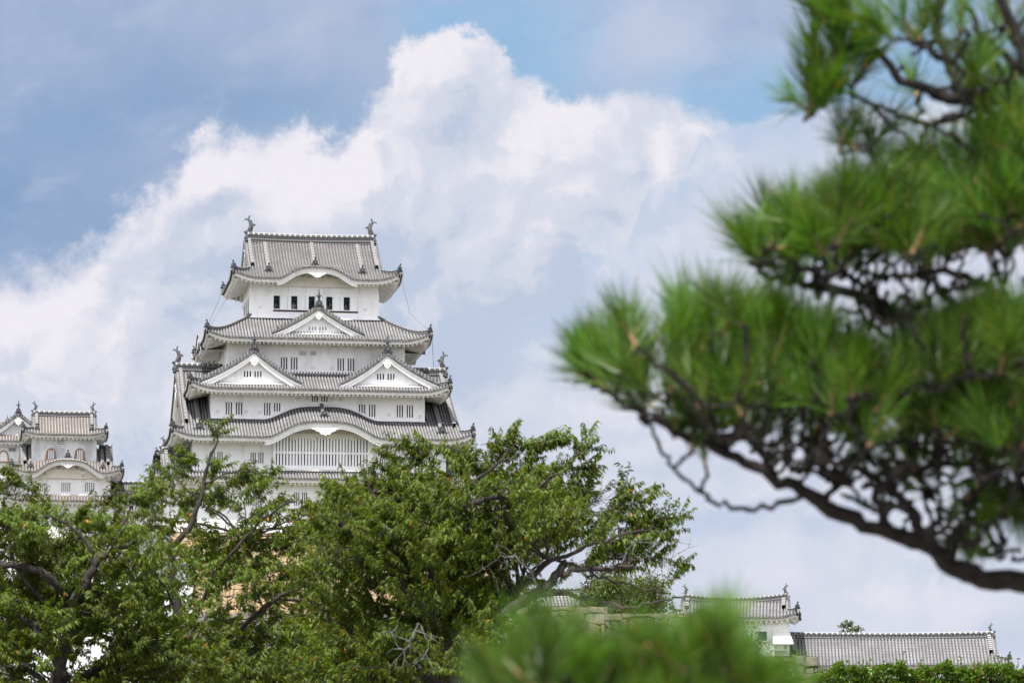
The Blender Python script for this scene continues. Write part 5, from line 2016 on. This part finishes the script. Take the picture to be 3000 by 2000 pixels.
def cherry_tree(label, D0, foot, limbs, crowns, seed, extra=(), dead=()):
    rng = np.random.default_rng(seed)
    f = at(foot[0] * K, foot[1] * K, D0)
    root = thing('cherry_tree', label, 'tree', (f[0], D0, 0), 0, 'cherry trees in front of the castle')
    mb = MB()
    skel = []
    L0 = np.array([f[0], D0, 0.0])

    def pt(p):
        return at(p[0] * K, p[1] * K, D0 - .9 + (p[2] if len(p) > 2 else 0))
    for j, (pts, r0, r1) in enumerate(limbs):
        P = [pt(p) for p in pts]
        if j == 0:
            P = [np.array([f[0], D0, -.1]), np.array([f[0] + .1, D0, (P[0][2]) * .55])] + P
        P = wiggle(P, .018, rng)
        n = len(P)
        rr = [r0 + (r1 - r0) * (i / (n - 1)) ** .8 for i in range(n)]
        if j == 0:
            rr[0] *= 1.5
        mb.tube(P - L0, rr, 'bark_cherry', 8)
        Pr = resample(P, .12)
        skel.append(Pr)
    allp = np.concatenate(skel)
    mb.obj('trunk', root, smooth=True)
    tw = MB()
    lv = Leaves()
    temps = [cherry_spray(rng) for _ in range(9)]
    cx = np.array([f[0], D0, 3.2])
    items = []
    for (poly, nclu, nspr, dr) in crowns:
        for (px, py) in sample(poly, nclu, rng):
            dep = rng.normal(.35, dr * .9)
            c = at(px * K, py * K, D0 + dep)
            # connect cluster to limb
            dist = np.linalg.norm((allp - c) * np.array([1, 1, 1.15]), axis=1) + np.maximum(0, allp[:, 2] - c[2]) * .8
            a = allp[np.argmin(dist)]
            mid = (a + c) / 2 + np.array([rng.normal(0, .08), rng.normal(0, .08), rng.uniform(-.02, .18)]) * min(1, np.linalg.norm(c - a))
            P = wiggle([a, mid, c], .012, rng)
            L = np.linalg.norm(c - a)
            if L < 4.5:
                tw.tube(P - L0, [max(.006, .006 + .012 * min(L, 2.2) * (1 - i / (len(P) - 1))) for i in range(len(P))], 'bark_cherry', 5, cap=False)
            for k in range(nspr):
                p = c + rng.normal(0, 1, 3) * np.array([.36, .38, .09])
                items.append((p, c))
    for e in extra:
        px, py, dep, n = e
        c = at(px * K, py * K, D0 + dep)
        for k in range(n):
            items.append((c + rng.normal(0, .07, 3), c))
    for (p, c) in items:
        V, F, nl, twigs = temps[rng.integers(len(temps))]
        out = p - cx
        yaw = math.atan2(out[1], out[0]) + rng.normal(0, .75)
        Rm = rotm(yaw, rng.normal(.30, .30), rng.normal(0, .35))
        s_ = rng.uniform(.75, 1.15)
        base = p - Rm @ np.array([.30, 0, 0]) * s_
        lv.add((V * s_) @ Rm.T + base, F, np.column_stack([np.repeat(rng.random(nl), 4), np.full(nl * 4, rng.random())]))
        for t in twigs[:3]:
            tw.tube(((t * s_) @ Rm.T + base) - L0, [.006 - .0035 * i / (len(t) - 1) for i in range(len(t))], 'bark_cherry', 3, cap=False)
    for (pts, r0, r1) in dead:
        P = wiggle([pt(p) for p in pts], .015, rng)
        n = len(P)
        tw.tube(P - L0, [r0 + (r1 - r0) * i / (n - 1) for i in range(n)], 'bark_grey', 5)
        for i in range(2, n, 1):
            if rng.random() < .75:
                d = unit(rng.normal(0, 1, 3) * np.array([1, .5, 1]) + unit(P[i] - P[i - 1]) * .8)
                q0 = P[i]
                ln = rng.uniform(.15, .45)
                q1 = q0 + d * ln * .5 + rng.normal(0, .03, 3)
                q2 = q1 + unit(d + rng.normal(0, .4, 3)) * ln * .5
                tw.tube(np.array([q0, q1, q2]) - L0, [.006, .004, .002], 'bark_grey', 3, cap=False)
                q3 = q1 + unit(d + rng.normal(0, .8, 3)) * ln * .4
                tw.tube(np.array([q1, q3]) - L0, [.004, .002], 'bark_grey', 3, cap=False)
    tw.obj('branches', root)
    o = lv.obj('crown', 'leaf_cherry', root)
    return root


cherry_tree('dense cherry tree filling the lower left corner, dark limbs rising inside', 54, (130, 2100),
            [([(150, 1700), (130, 1560), (160, 1440), (185, 1350), (215, 1300), (250, 1265), (320, 1240)], .17, .03),
             ([(150, 1560), (110, 1480), (60, 1425), (10, 1380), (-60, 1340)], .09, .03),
             ([(175, 1400, .5), (120, 1330), (70, 1305), (0, 1295), (-70, 1290)], .075, .04),
             ([(215, 1300), (205, 1240), (150, 1195), (60, 1180)], .035, .012),
             ([(160, 1440, 1), (90, 1380), (30, 1300), (20, 1200)], .05, .012),
             ([(250, 1265), (290, 1190), (310, 1150)], .025, .008),
             ([(140, 1600, 1), (260, 1500), (340, 1420), (400, 1380)], .07, .02)],
            [([(-70, 1150), (40, 1165), (130, 1215), (240, 1215), (310, 1195), (350, 1240), (360, 1400), (-70, 1400)], 58, 5, 1.2),
             ([(-70, 1380), (200, 1400), (380, 1430), (470, 1520), (520, 1640), (-70, 1640)], 75, 6, 1.6)], 3,
            extra=[(40, 1115, 0, 3), (5, 1110, 0, 3), (100, 1165, 0, 2), (250, 1165, 0, 3), (290, 1150, 0, 3), (180, 1180, 0, 3)])

cherry_tree('airy cherry tree before the keep base, with a thick sawn limb and tall sprig', 58, (470, 2100),
            [([(480, 1700), (420, 1560), (405, 1450), (398, 1360), (390, 1290), (402, 1250), (440, 1205), (460, 1150), (470, 1090), (488, 1040), (503, 985)], .13, .010),
             ([(420, 1560), (450, 1400), (500, 1310), (560, 1235), (610, 1185), (680, 1150)], .04, .012),
             ([(420, 1500), (350, 1440), (370, 1370)], .06, .03),
             ([(440, 1560, 1), (540, 1450), (640, 1370), (720, 1330)], .06, .02),
             ([(460, 1150), (420, 1110), (385, 1080)], .015, .006),
             ([(470, 1110), (540, 1080), (620, 1090)], .016, .006),
             ([(560, 1235, .5), (640, 1210), (740, 1160)], .02, .008),
             ([(450, 1590), (560, 1560), (680, 1480)], .06, .02)],
            [([(355, 1190), (400, 1130), (450, 1100), (520, 1110), (600, 1150), (700, 1185), (770, 1190), (760, 1240), (640, 1240), (520, 1250), (350, 1270)], 19, 3, .7),
             ([(350, 1240), (520, 1220), (640, 1190), (770, 1200), (800, 1330), (700, 1450), (500, 1480), (340, 1450)], 32, 4, 1.0),
             ([(480, 1440), (700, 1400), (820, 1400), (820, 1640), (400, 1640), (400, 1500)], 60, 5, 1.4)], 8,
            extra=[(505, 985, 0, 1), (512, 1000, 0, 1), (440, 1060, 0, 4), (400, 1095, 0, 3), (565, 1095, 0, 4), (610, 1120, 0, 3), (500, 1085, 0, 3), (355, 1125, 0, 3)])

cherry_tree('largest cherry tree in the middle foreground, crown reaching over the storehouses', 52, (1060, 2100),
            [([(1060, 1700), (1050, 1560), (1010, 1450), (960, 1380), (905, 1320), (865, 1265), (800, 1210), (740, 1180)], .18, .02),
             ([(1050, 1560), (1120, 1450), (1165, 1400), (1240, 1355), (1282, 1318), (1300, 1290)], .10, .05),
             ([(1284, 1320), (1330, 1306), (1400, 1302), (1456, 1300)], .048, .026),
             ([(1230, 1362), (1320, 1368), (1400, 1385), (1440, 1400), (1500, 1380), (1565, 1372), (1585, 1380)], .045, .008),
             ([(1010, 1450, 1), (990, 1300), (985, 1220), (1030, 1170), (1100, 1150), (1180, 1140)], .10, .02),
             ([(985, 1250), (930, 1200), (880, 1160), (840, 1110)], .05, .010),
             ([(1030, 1175), (1080, 1110), (1150, 1060), (1180, 1020)], .035, .008),
             ([(1100, 1150), (1220, 1130), (1300, 1080), (1340, 1030)], .03, .008),
             ([(1165, 1400, 1), (1240, 1290), (1340, 1260), (1420, 1230), (1500, 1210)], .05, .010),
             ([(1250, 1280), (1330, 1300), (1380, 1325), (1460, 1350), (1530, 1360)], .028, .007),
             ([(1050, 1600, -1), (900, 1500), (790, 1440), (740, 1400)], .07, .02),
             ([(1050, 1600, -1), (950, 1520), (860, 1540), (760, 1530)], .06, .02),
             ([(1380, 1325), (1430, 1290), (1490, 1275), (1550, 1300)], .012, .004)],
            [([(780, 1175), (860, 1145), (950, 1120), (1060, 1110), (1180, 1100), (1270, 1105), (1310, 1120), (1290, 1170), (1000, 1210), (800, 1250), (740, 1220)], 50, 5, 1.3),
             ([(800, 1230), (1000, 1190), (1300, 1140), (1390, 1165), (1440, 1190), (1350, 1220), (1230, 1245), (1190, 1330), (1150, 1400), (800, 1400), (760, 1330)], 72, 5, 1.6),
             ([(740, 1380), (1150, 1380), (1120, 1480), (1100, 1640), (760, 1640)], 85, 5, 1.7),
             ([(1380, 1240), (1450, 1240), (1480, 1290), (1400, 1310)], 5, 3, .4)], 21,
            extra=[(930, 1055, 0, 4), (975, 1050, 0, 3), (900, 1085, 0, 4), (1150, 1040, 0, 5), (1160, 1020, 0, 2), (1245, 1045, 0, 5), (1265, 1025, 0, 2), (1330, 1040, 0, 4), (1340, 1080, 0, 3), (1335, 1110, 0, 3), (1060, 1080, 0, 4), (1100, 1075, 0, 4), (1200, 1070, 0, 4),
                   (1440, 1130, 0, 4), (1465, 1150, 0, 3), (1530, 1198, 0, 3), (1500, 1205, 0, 3), (1470, 1215, 0, 3), (1560, 1295, 0, 1), (1510, 1275, 0, 2), (1540, 1320, 0, 1), (1440, 1270, 0, 2),
                   (860, 1110, 0, 3), (810, 1130, 0, 3), (770, 1150, 0, 3), (1290, 1330, 0, 1), (1370, 1290, 0, 2)],
            dead=[([(1240, 1350), (1200, 1290), (1150, 1270), (1120, 1300)], .02, .006), ([(1300, 1230), (1330, 1180), (1370, 1160), (1385, 1130)], .010, .004), ([(960, 1430, -2), (940, 1480, -2), (925, 1500, -2), (905, 1460, -2)], .008, .003),
                  ([(960, 1430, -2), (985, 1470, -2), (975, 1510, -2)], .007, .003), ([(1420, 1330), (1440, 1260), (1470, 1240)], .010, .003), ([(1230, 1340), (1210, 1310), (1225, 1270)], .010, .003),
                  ([(1480, 1340), (1520, 1290), (1560, 1270)], .009, .003)])


# ------------------------------------------------------------------ pines (close, out of focus)
def pine_tuft(rng, nn=80, ln=.150):
    """needles around a short shoot along +z"""
    h = rng.random(nn) * .10
    az_ = rng.random(nn) * 2 * math.pi
    pol = np.clip(rng.normal(.60, .22, nn), .10, 1.25) * (1.2 - h / .10 * .65)
    d = np.column_stack([np.sin(pol) * np.cos(az_), np.sin(pol) * np.sin(az_), np.cos(pol)])
    L = rng.uniform(.8, 1.15, nn) * ln
    base = np.column_stack([np.zeros(nn), np.zeros(nn), h])
    side = unit(np.cross(d, rng.normal(0, 1, (nn, 3)))) * .00165
    mid = base + d * (L * .55)[:, None]
    tip = base + d * L[:, None] + np.array([0, 0, 1]) * (L * .06)[:, None]
    V = np.stack([base - side, base + side, mid + side, mid - side, tip], 1).reshape(-1, 3)
    t = np.array([[0, 1, 2], [0, 2, 3], [3, 2, 4]])
    F = (np.arange(nn)[:, None, None] * 5 + t[None]).reshape(-1, 3)
    return V, F, nn


def pine(name, label, D0, foot, limbs, pads, seed, tufts=(), scale=1.0, group=None):
    rng = np.random.default_rng(seed)
    f = at(foot[0] * K, foot[1] * K, D0)
    root = thing(name, label, 'tree', (f[0], D0, 0), 0, group)
    L0 = np.array([f[0], D0, 0.0])
    mb = MB()
    skel = []
    for j, (pts, r0, r1) in enumerate(limbs):
        P = [at(p[0] * K, p[1] * K, D0 + (p[2] if len(p) > 2 else 0)) for p in pts]
        if j == 0:
            P = [np.array([f[0], D0, -.1]), np.array([f[0], D0, P[0][2] * .6])] + P
        P = wiggle(P, .006, rng)
        n = len(P)
        mb.tube(P - L0, [(r0 + (r1 - r0) * (i / (n - 1)) ** .7) * rng.uniform(.88, 1.14) for i in range(n)], 'bark_pine', 8)
        skel.append(resample(P, .03))
    mb.obj('trunk', root, smooth=True)
    allp = np.concatenate(skel)
    tw = MB()
    lv = Leaves()
    temps = [pine_tuft(rng) for _ in range(8)]
    T_ = []
    for (poly, n, dr, twist) in pads:
        for (px, py) in sample(poly, n, rng):
            T_.append((at(px * K, py * K, D0 + rng.normal(0, dr)), twist))
    for (px, py, *r) in tufts:
        T_.append((at(px * K, py * K, D0 + rng.normal(0, .05)), r[0] if r else 1))
    nodes = allp.copy()
    order = sorted(range(len(T_)), key=lambda i: np.min(np.linalg.norm(allp - T_[i][0], axis=1)))
    newn = []
    for ii in order:
        c, tws = T_[ii]
        w = np.array([1, .8, .8])
        dist = np.linalg.norm((nodes - c) * w, axis=1) + np.maximum(0, nodes[:, 2] - c[2]) * 1.2
        a = nodes[np.argmin(dist)]
        L = np.linalg.norm(c - a)
        direc = None
        if L < 2.5:
            m1 = a + (c - a) * .35 + rng.normal(0, .10, 3) * min(L, .35)
            m2 = a + (c - a) * .72 + rng.normal(0, .10, 3) * min(L, .35)
            P = wiggle([a, m1, m2, c], .004, rng)
            tw.tube(P - L0, [(.0050 if tws else .0058) + .016 * min(L, .5) * (1 - i / (len(P) - 1)) for i in range(len(P))], 'bark_pine', 5, cap=False)
            nodes = np.concatenate([nodes, P[2::3]])
            direc = unit(P[-1] - P[-3])
        if tws == 0:
            continue
        ax = unit(np.array([rng.normal(-.12, .35), rng.normal(-.1, .35), 1.0]) * (1 if tws > 0 else .3) + (direc if direc is not None else 0) * .7 + (np.array([0, 0, -.9]) if tws < 0 else 0))
        z = ax
        x = unit(np.cross(z, rng.normal(0, 1, 3)))
        y = np.cross(z, x)
        Rm = np.column_stack([x, y, z])
        s_ = rng.uniform(.82, 1.15) * scale
        V, F, nn = temps[rng.integers(len(temps))]
        lv.add((V * s_) @ Rm.T + c, F, np.column_stack([np.repeat(rng.random(nn), 3), np.full(nn * 3, rng.random())]))
        if rng.random() < .5:
            tw.tube([c - L0, c + z * .10 - L0], [.006, .003], 'pine_bud', 5)
        else:
            tw.tube([c - L0, c + z * .08 - L0], [.0045, .003], 'bark_pine', 4, cap=False)
    tw.obj('branches', root)
    lv.obj('needles', 'needle', root)
    return root


pine('pine_tree', 'out-of-focus pine with layered needle pads, reaching in from the right edge', 11.0, (3050, 4000),
     [([(2990, 1700), (2960, 1200), (2900, 700), (2860, 200), (2800, -300), (2780, -900), (2700, -1500)], .14, .03),
      ([(2970, 1500), (2700, 1400), (2500, 1350), (2352, 1335), (2250, 1325), (2180, 1300), (2120, 1240), (2000, 1215), (1900, 1165), (1850, 1130), (1780, 1095), (1700, 1055), (1600, 1015), (1520, 975), (1450, 930), (1390, 900)], .050, .008),
      ([(1850, 1140), (1760, 1166), (1690, 1168), (1630, 1140), (1575, 1110), (1535, 1060), (1500, 1000), (1480, 960), (1475, 935)], .009, .005),
      ([(2180, 1290), (2190, 1225), (2260, 1180), (2352, 1170), (2450, 1180)], .018, .013),
      ([(2120, 1240), (2080, 1150), (2020, 1100), (1960, 1070), (1880, 1050)], .020, .007),
      ([(2040, 1210), (2000, 1130), (2080, 1080), (2180, 1060), (2300, 1070), (2420, 1050)], .018, .010),
      ([(1900, 1165), (1930, 1090), (1990, 1020), (2080, 980)], .014, .006),
      ([(1700, 1060), (1650, 1000), (1600, 950), (1530, 930)], .010, .005),
      ([(1780, 1095), (1760, 1030), (1700, 980), (1660, 920)], .012, .005),
      ([(2940, 1000), (2600, 860), (2420, 745), (2300, 700), (2200, 730), (2100, 735), (2010, 700), (1930, 665), (1850, 655), (1780, 640), (1720, 605)], .050, .007),
      ([(2420, 745), (2330, 800), (2200, 810), (2080, 790), (1990, 740)], .020, .007),
      ([(2300, 700), (2250, 640), (2150, 620), (2060, 640), (1980, 620)], .018, .006),
      ([(2880, 500), (2650, 330), (2450, 245), (2352, 238), (2260, 232), (2190, 218), (2130, 212), (2060, 175), (2010, 115), (1950, 60)], .045, .007),
      ([(2200, 220), (2185, 150), (2150, 95), (2160, 40), (2165, -40)], .018, .010),
      ([(2260, 232), (2210, 275), (2130, 285), (2060, 262), (2000, 235), (1930, 200), (1890, 205)], .013, .004),
      ([(2130, 285), (2110, 340), (2050, 355), (1990, 330)], .010, .004),
      ([(2010, 240), (2060, 300), (2110, 350)], .008, .005),
      ([(2450, 245), (2352, 140), (2330, 60), (2280, -30)], .022, .012),
      ([(2352, 160), (2270, 110), (2230, 40), (2200, -20)], .014, .008)],
     [([(1375, 875), (1410, 825), (1460, 790), (1560, 765), (1700, 745), (1850, 770), (1950, 820), (2100, 850), (2420, 850), (2420, 1090), (2200, 1060), (2050, 1050), (1900, 1010), (1750, 1010), (1620, 985), (1510, 965), (1430, 925)], 225, .34, 1),
      ([(1720, 610), (1765, 560), (1840, 515), (1950, 495), (2100, 450), (2220, 380), (2420, 340), (2420, 580), (2200, 620), (2000, 640), (1850, 650), (1740, 640)], 175, .32, 1),
      ([(2100, 800), (2420, 760), (2420, 900), (2150, 880)], 40, .3, 1),
      ([(1850, 1000), (2420, 1000), (2420, 1200), (2420, 1300), (2200, 1270), (2050, 1200), (1900, 1120)], 290, .22, 0),
      ([(1450, 930), (1900, 1000), (1950, 1100), (1800, 1080), (1600, 1010)], 110, .2, 0),
      ([(1750, 620), (2420, 620), (2420, 810), (2000, 760)], 130, .30, 0),
      ([(2020, 60), (2420, -20), (2420, 330), (2250, 330), (2050, 380), (2010, 200)], 22, .32, 1),
      ([(2060, 60), (2420, -20), (2420, 330), (2100, 340)], 45, .30, 0)], 31,
     tufts=[(1345, 868), (1360, 885), (1355, 850), (1875, 160), (1860, 250), (1925, 50), (1900, 40), (1955, 45), (1935, 110), (1915, 70), (1950, 165), (1930, 180), (1865, 235), (1850, 250), (1880, 215), (1870, 265), (1850, 275), (1945, 330), (1930, 350), (1970, 345), (1990, 340),
            (2010, 370), (1960, 200), (1985, 160), (1940, 20), (1905, 20), (1890, 245), (1375, 880), (1385, 850), (1400, 895), (1850, 1040), (1920, 1070), (2000, 1060), (2100, 1090), (2180, 1110), (1700, 1010), (1780, 1030), (1640, 1000), (2050, 1120), (2150, 1150), (1740, 605), (1750, 615), (1765, 570), (1810, 550), (1900, 60), (1890, 45), (1925, 145), (1915, 120), (1930, 215), (2235, 1150, -1), (2260, 1160, -1), (2215, 1140, -1), (2250, 1130, -1),
            (2300, 1120, -1), (2340, 1120, -1), (2330, 1030), (2290, 1020), (2350, 950), (2260, 1100, -1), (2280, 1080), (2340, 1090), (2380, 1060), (2380, 1150, -1), (2300, 1150, -1), (2210, 1110, -1), (2390, 1000), (1590, 1040), (1550, 1000), (1620, 1070)])

pine('pine_tree', 'strongly blurred pine branch tips along the bottom centre of the photo', 7.4, (1500, 6500),
     [([(1560, 2300), (1540, 1900), (1520, 1720), (1500, 1600)], .05, .03),
      ([(1530, 1800), (1400, 1640), (1300, 1560), (1220, 1520)], .02, .006),
      ([(1520, 1720), (1480, 1560), (1400, 1480)], .016, .006),
      ([(1530, 1780), (1620, 1600), (1660, 1500), (1680, 1460)], .018, .006),
      ([(1560, 1850), (1720, 1660), (1780, 1580)], .018, .006)],
     [([(1170, 1620), (1230, 1575), (1290, 1530), (1360, 1545), (1450, 1560), (1530, 1540), (1600, 1520), (1670, 1515), (1730, 1565), (1780, 1620), (1780, 1700), (1160, 1700)], 165, .22, 1)], 47,
     tufts=[(1265, 1510), (1255, 1530), (1645, 1490), (1655, 1505), (1170, 1600)], scale=.74)


# ------------------------------------------------------------------ other plants
def leafy(name, label, cat, D, px, py, rx, ry, rz, n, ls, mat, seed, trunk=True, ground=0.0, group=None, lumps=14, power=.6):
    """small or distant crown made of leaf clumps around a centre seen at px,py"""
    rng = np.random.default_rng(seed)
    c = at(px, py, D)
    root = thing(name, label, cat, (c[0], c[1], ground), 0, group)
    mb = MB()
    if trunk:
        mb.tube([(0, 0, -.3), (.1, 0, (c[2] - ground) * .5), (0, 0, c[2] - ground)], [rx * .10, rx * .08, rx * .05], 'bark_cherry', 7)
    lc = []
    for i in range(lumps):
        d = unit(rng.normal(0, 1, 3)) * rng.uniform(.35, .85)
        p = c + d * np.array([rx, ry, rz])
        lc.append((p, rng.uniform(.28, .5)))
        if trunk:
            mb.tube([(0, 0, (c[2] - ground) * .7), tuple(p - np.array([c[0], c[1], ground]))], [rx * .04, rx * .015], 'bark_cherry', 5)
    if trunk:
        mb.obj('trunk', root, smooth=True)
    per = n // lumps
    B = []
    for p, r in lc:
        d = unit(rng.normal(0, 1, (per, 3)))
        rad = rng.random(per) ** (power)
        B.append(p + d * rad[:, None] * np.array([rx, ry, rz]) * r)
    B = np.concatenate(B)
    D_ = unit(rng.normal(0, 1, B.shape) + unit(B - c) * .8 + np.array([0, 0, .2]))
    nr = unit(np.array([[0, 0, 1.0]]) + rng.normal(0, .6, B.shape))
    Ln = rng.uniform(.7, 1.3, len(B)) * ls
    V, F = leaf_batch(B, D_, nr, Ln, Ln * .5, .2)
    lv = Leaves()
    lv.add(V, F, np.column_stack([np.repeat(rng.random(len(B)), 4), np.repeat(np.repeat(rng.random(lumps), per), 4)]))
    lv.obj('crown', mat, root)
    return root


leafy('round_tree', 'round leafy tree growing behind the stone parapet, left of the corner turret', 'tree', 308, 1838, 1772, 4.4, 3.9, 3.9, 26000, .28, 'leaf_far', 5, ground=14, lumps=34)
leafy('shrub', 'feathery shrub tips poking above the ridge of the long storehouse', 'shrub', 372, 2475, 1850, 1.7, 1.2, 1.1, 500, .35, 'leaf_far', 6, ground=15, lumps=9)
leafy('wild_shrub', 'sprawling green shrub at the foot of the corner turret wall', 'shrub', 240, 2120, 1885, 3.0, 1.6, 1.9, 6000, .17, 'leaf_wild', 7, ground=9, lumps=30)
leafy('wild_shrub', 'small yellowish shrub between the round tree and the curved turret roof', 'shrub', 262, 2040, 1815, 1.6, 1.2, .75, 1600, .16, 'leaf_wild', 9, ground=11, lumps=14)
leafy('evergreen_tree', 'dark evergreen tree behind the left cherry, below the small turret', 'tree', 290, 60, 1670, 4.2, 3, 3.8, 7000, .28, 'leaf_wild', 12, ground=10, lumps=26)
leafy('wild_shrub', 'low shrub on the stone retaining wall below the golden keep base', 'shrub', 288, 760, 1925, 3.2, 1.5, .9, 2600, .18, 'leaf_wild', 13, ground=11, lumps=16)

# clipped hedge on its bank, right
rng = np.random.default_rng(77)
HD = 62.0
hx0, hx1 = at(2378, 1960, HD)[0], at(3150, 1960, HD)[0]
hz = at(2700, 1957, HD)[2]
hedge = thing('clipped_hedge', 'long clipped hedge with glossy small leaves in front of the storehouse, bottom right', 'hedge', ((hx0 + hx1) / 2, HD + 1, hz - 2.2))
hl = np.array([(hx0 + hx1) / 2, HD + 1, hz - 2.2])
mb = MB()
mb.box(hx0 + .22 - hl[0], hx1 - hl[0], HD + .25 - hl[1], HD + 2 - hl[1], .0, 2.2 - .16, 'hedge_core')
mb.obj('inner_twigs', hedge)
lv = Leaves()
n = 42000
top = rng.random(n) < .35
Bx = rng.uniform(hx0, hx1, n)
lump = .05 * np.sin(Bx * 7.1) + .04 * np.sin(Bx * 17.3 + 1) + .03 * np.sin(Bx * 31)
Bz = np.where(top, hz + lump - rng.random(n) * .08, hz + lump - rng.random(n) ** 1.1 * 2.2)
By = np.where(top, HD + rng.random(n) * 1.6, HD + rng.random(n) * .22 + .06 * np.sin(Bx * 9 + Bz * 11))
endm = rng.random(n) < .06
Bx = np.where(endm, hx0 + rng.random(n) * .25, Bx)
By = np.where(endm, HD + rng.random(n) * 1.8, By)
Bz = np.where(Bx < hx0 + .5, Bz - (hx0 + .5 - Bx) * .45, Bz)
B = np.column_stack([Bx, By, Bz])
D_ = unit(rng.normal(0, .55, B.shape) + np.array([0, -.35, .75]))
nr = unit(rng.normal(0, .6, B.shape) + np.array([0, -.6, .5]))
Ln = rng.uniform(.050, .090, n)
V, F = leaf_batch(B, D_, nr, Ln, Ln * .5, .1)
lv.add(V, F, np.column_stack([np.repeat(rng.random(n), 4), np.repeat(rng.random(n), 4)]))
# stray shoots on top
for k in range(46):
    x = rng.uniform(hx0 + .3, hx1)
    y = HD + rng.uniform(0, .6)
    h = rng.uniform(.05, .20) * (1.6 if rng.random() < .1 else 1)
    m = 14
    t = rng.random(m)
    B = np.column_stack([x + t * rng.normal(0, .04), np.full(m, y), hz + t * h])
    D_ = unit(rng.normal(0, .6, (m, 3)) + np.array([0, 0, .9]))
    Ln = rng.uniform(.04, .065, m)
    V, F = leaf_batch(B, D_, unit(rng.normal(0, 1, (m, 3))), Ln, Ln * .5, .1)
    lv.add(V, F, np.column_stack([np.repeat(rng.random(m) ** .4, 4), np.repeat(rng.random(m), 4)]))
lv.obj('foliage', 'leaf_hedge', hedge)
mb = MB()
bz = hz - 2.2
for (y0, z0, y1, z1) in ((HD - 6, -.05, HD - 1.2, bz), (HD - 1.2, bz, HD + 8, bz), (HD + 8, bz, HD + 14, -.05)):
    mb.quad([(hx0 - 3, y0, z0), (hx1 + 25, y0, z0), (hx1 + 25, y1, z1), (hx0 - 3, y1, z1)], 'grass')
mb.quad([(hx0 - 3, HD - 1.2, bz), (hx0 - 3, HD + 8, bz), (hx0 - 7, HD + 8, -.05), (hx0 - 7, HD - 1.2, -.05)], 'grass')
mb.quad([(hx0 - 3, HD - 6, -.05), (hx0 - 3, HD - 1.2, bz), (hx0 - 7, HD - 1.2, -.05)], 'grass')
mb.quad([(hx0 - 3, HD + 14, -.05), (hx0 - 7, HD + 8, -.05), (hx0 - 3, HD + 8, bz)], 'grass')
o = mb.obj('bank')
o['kind'] = 'structure'
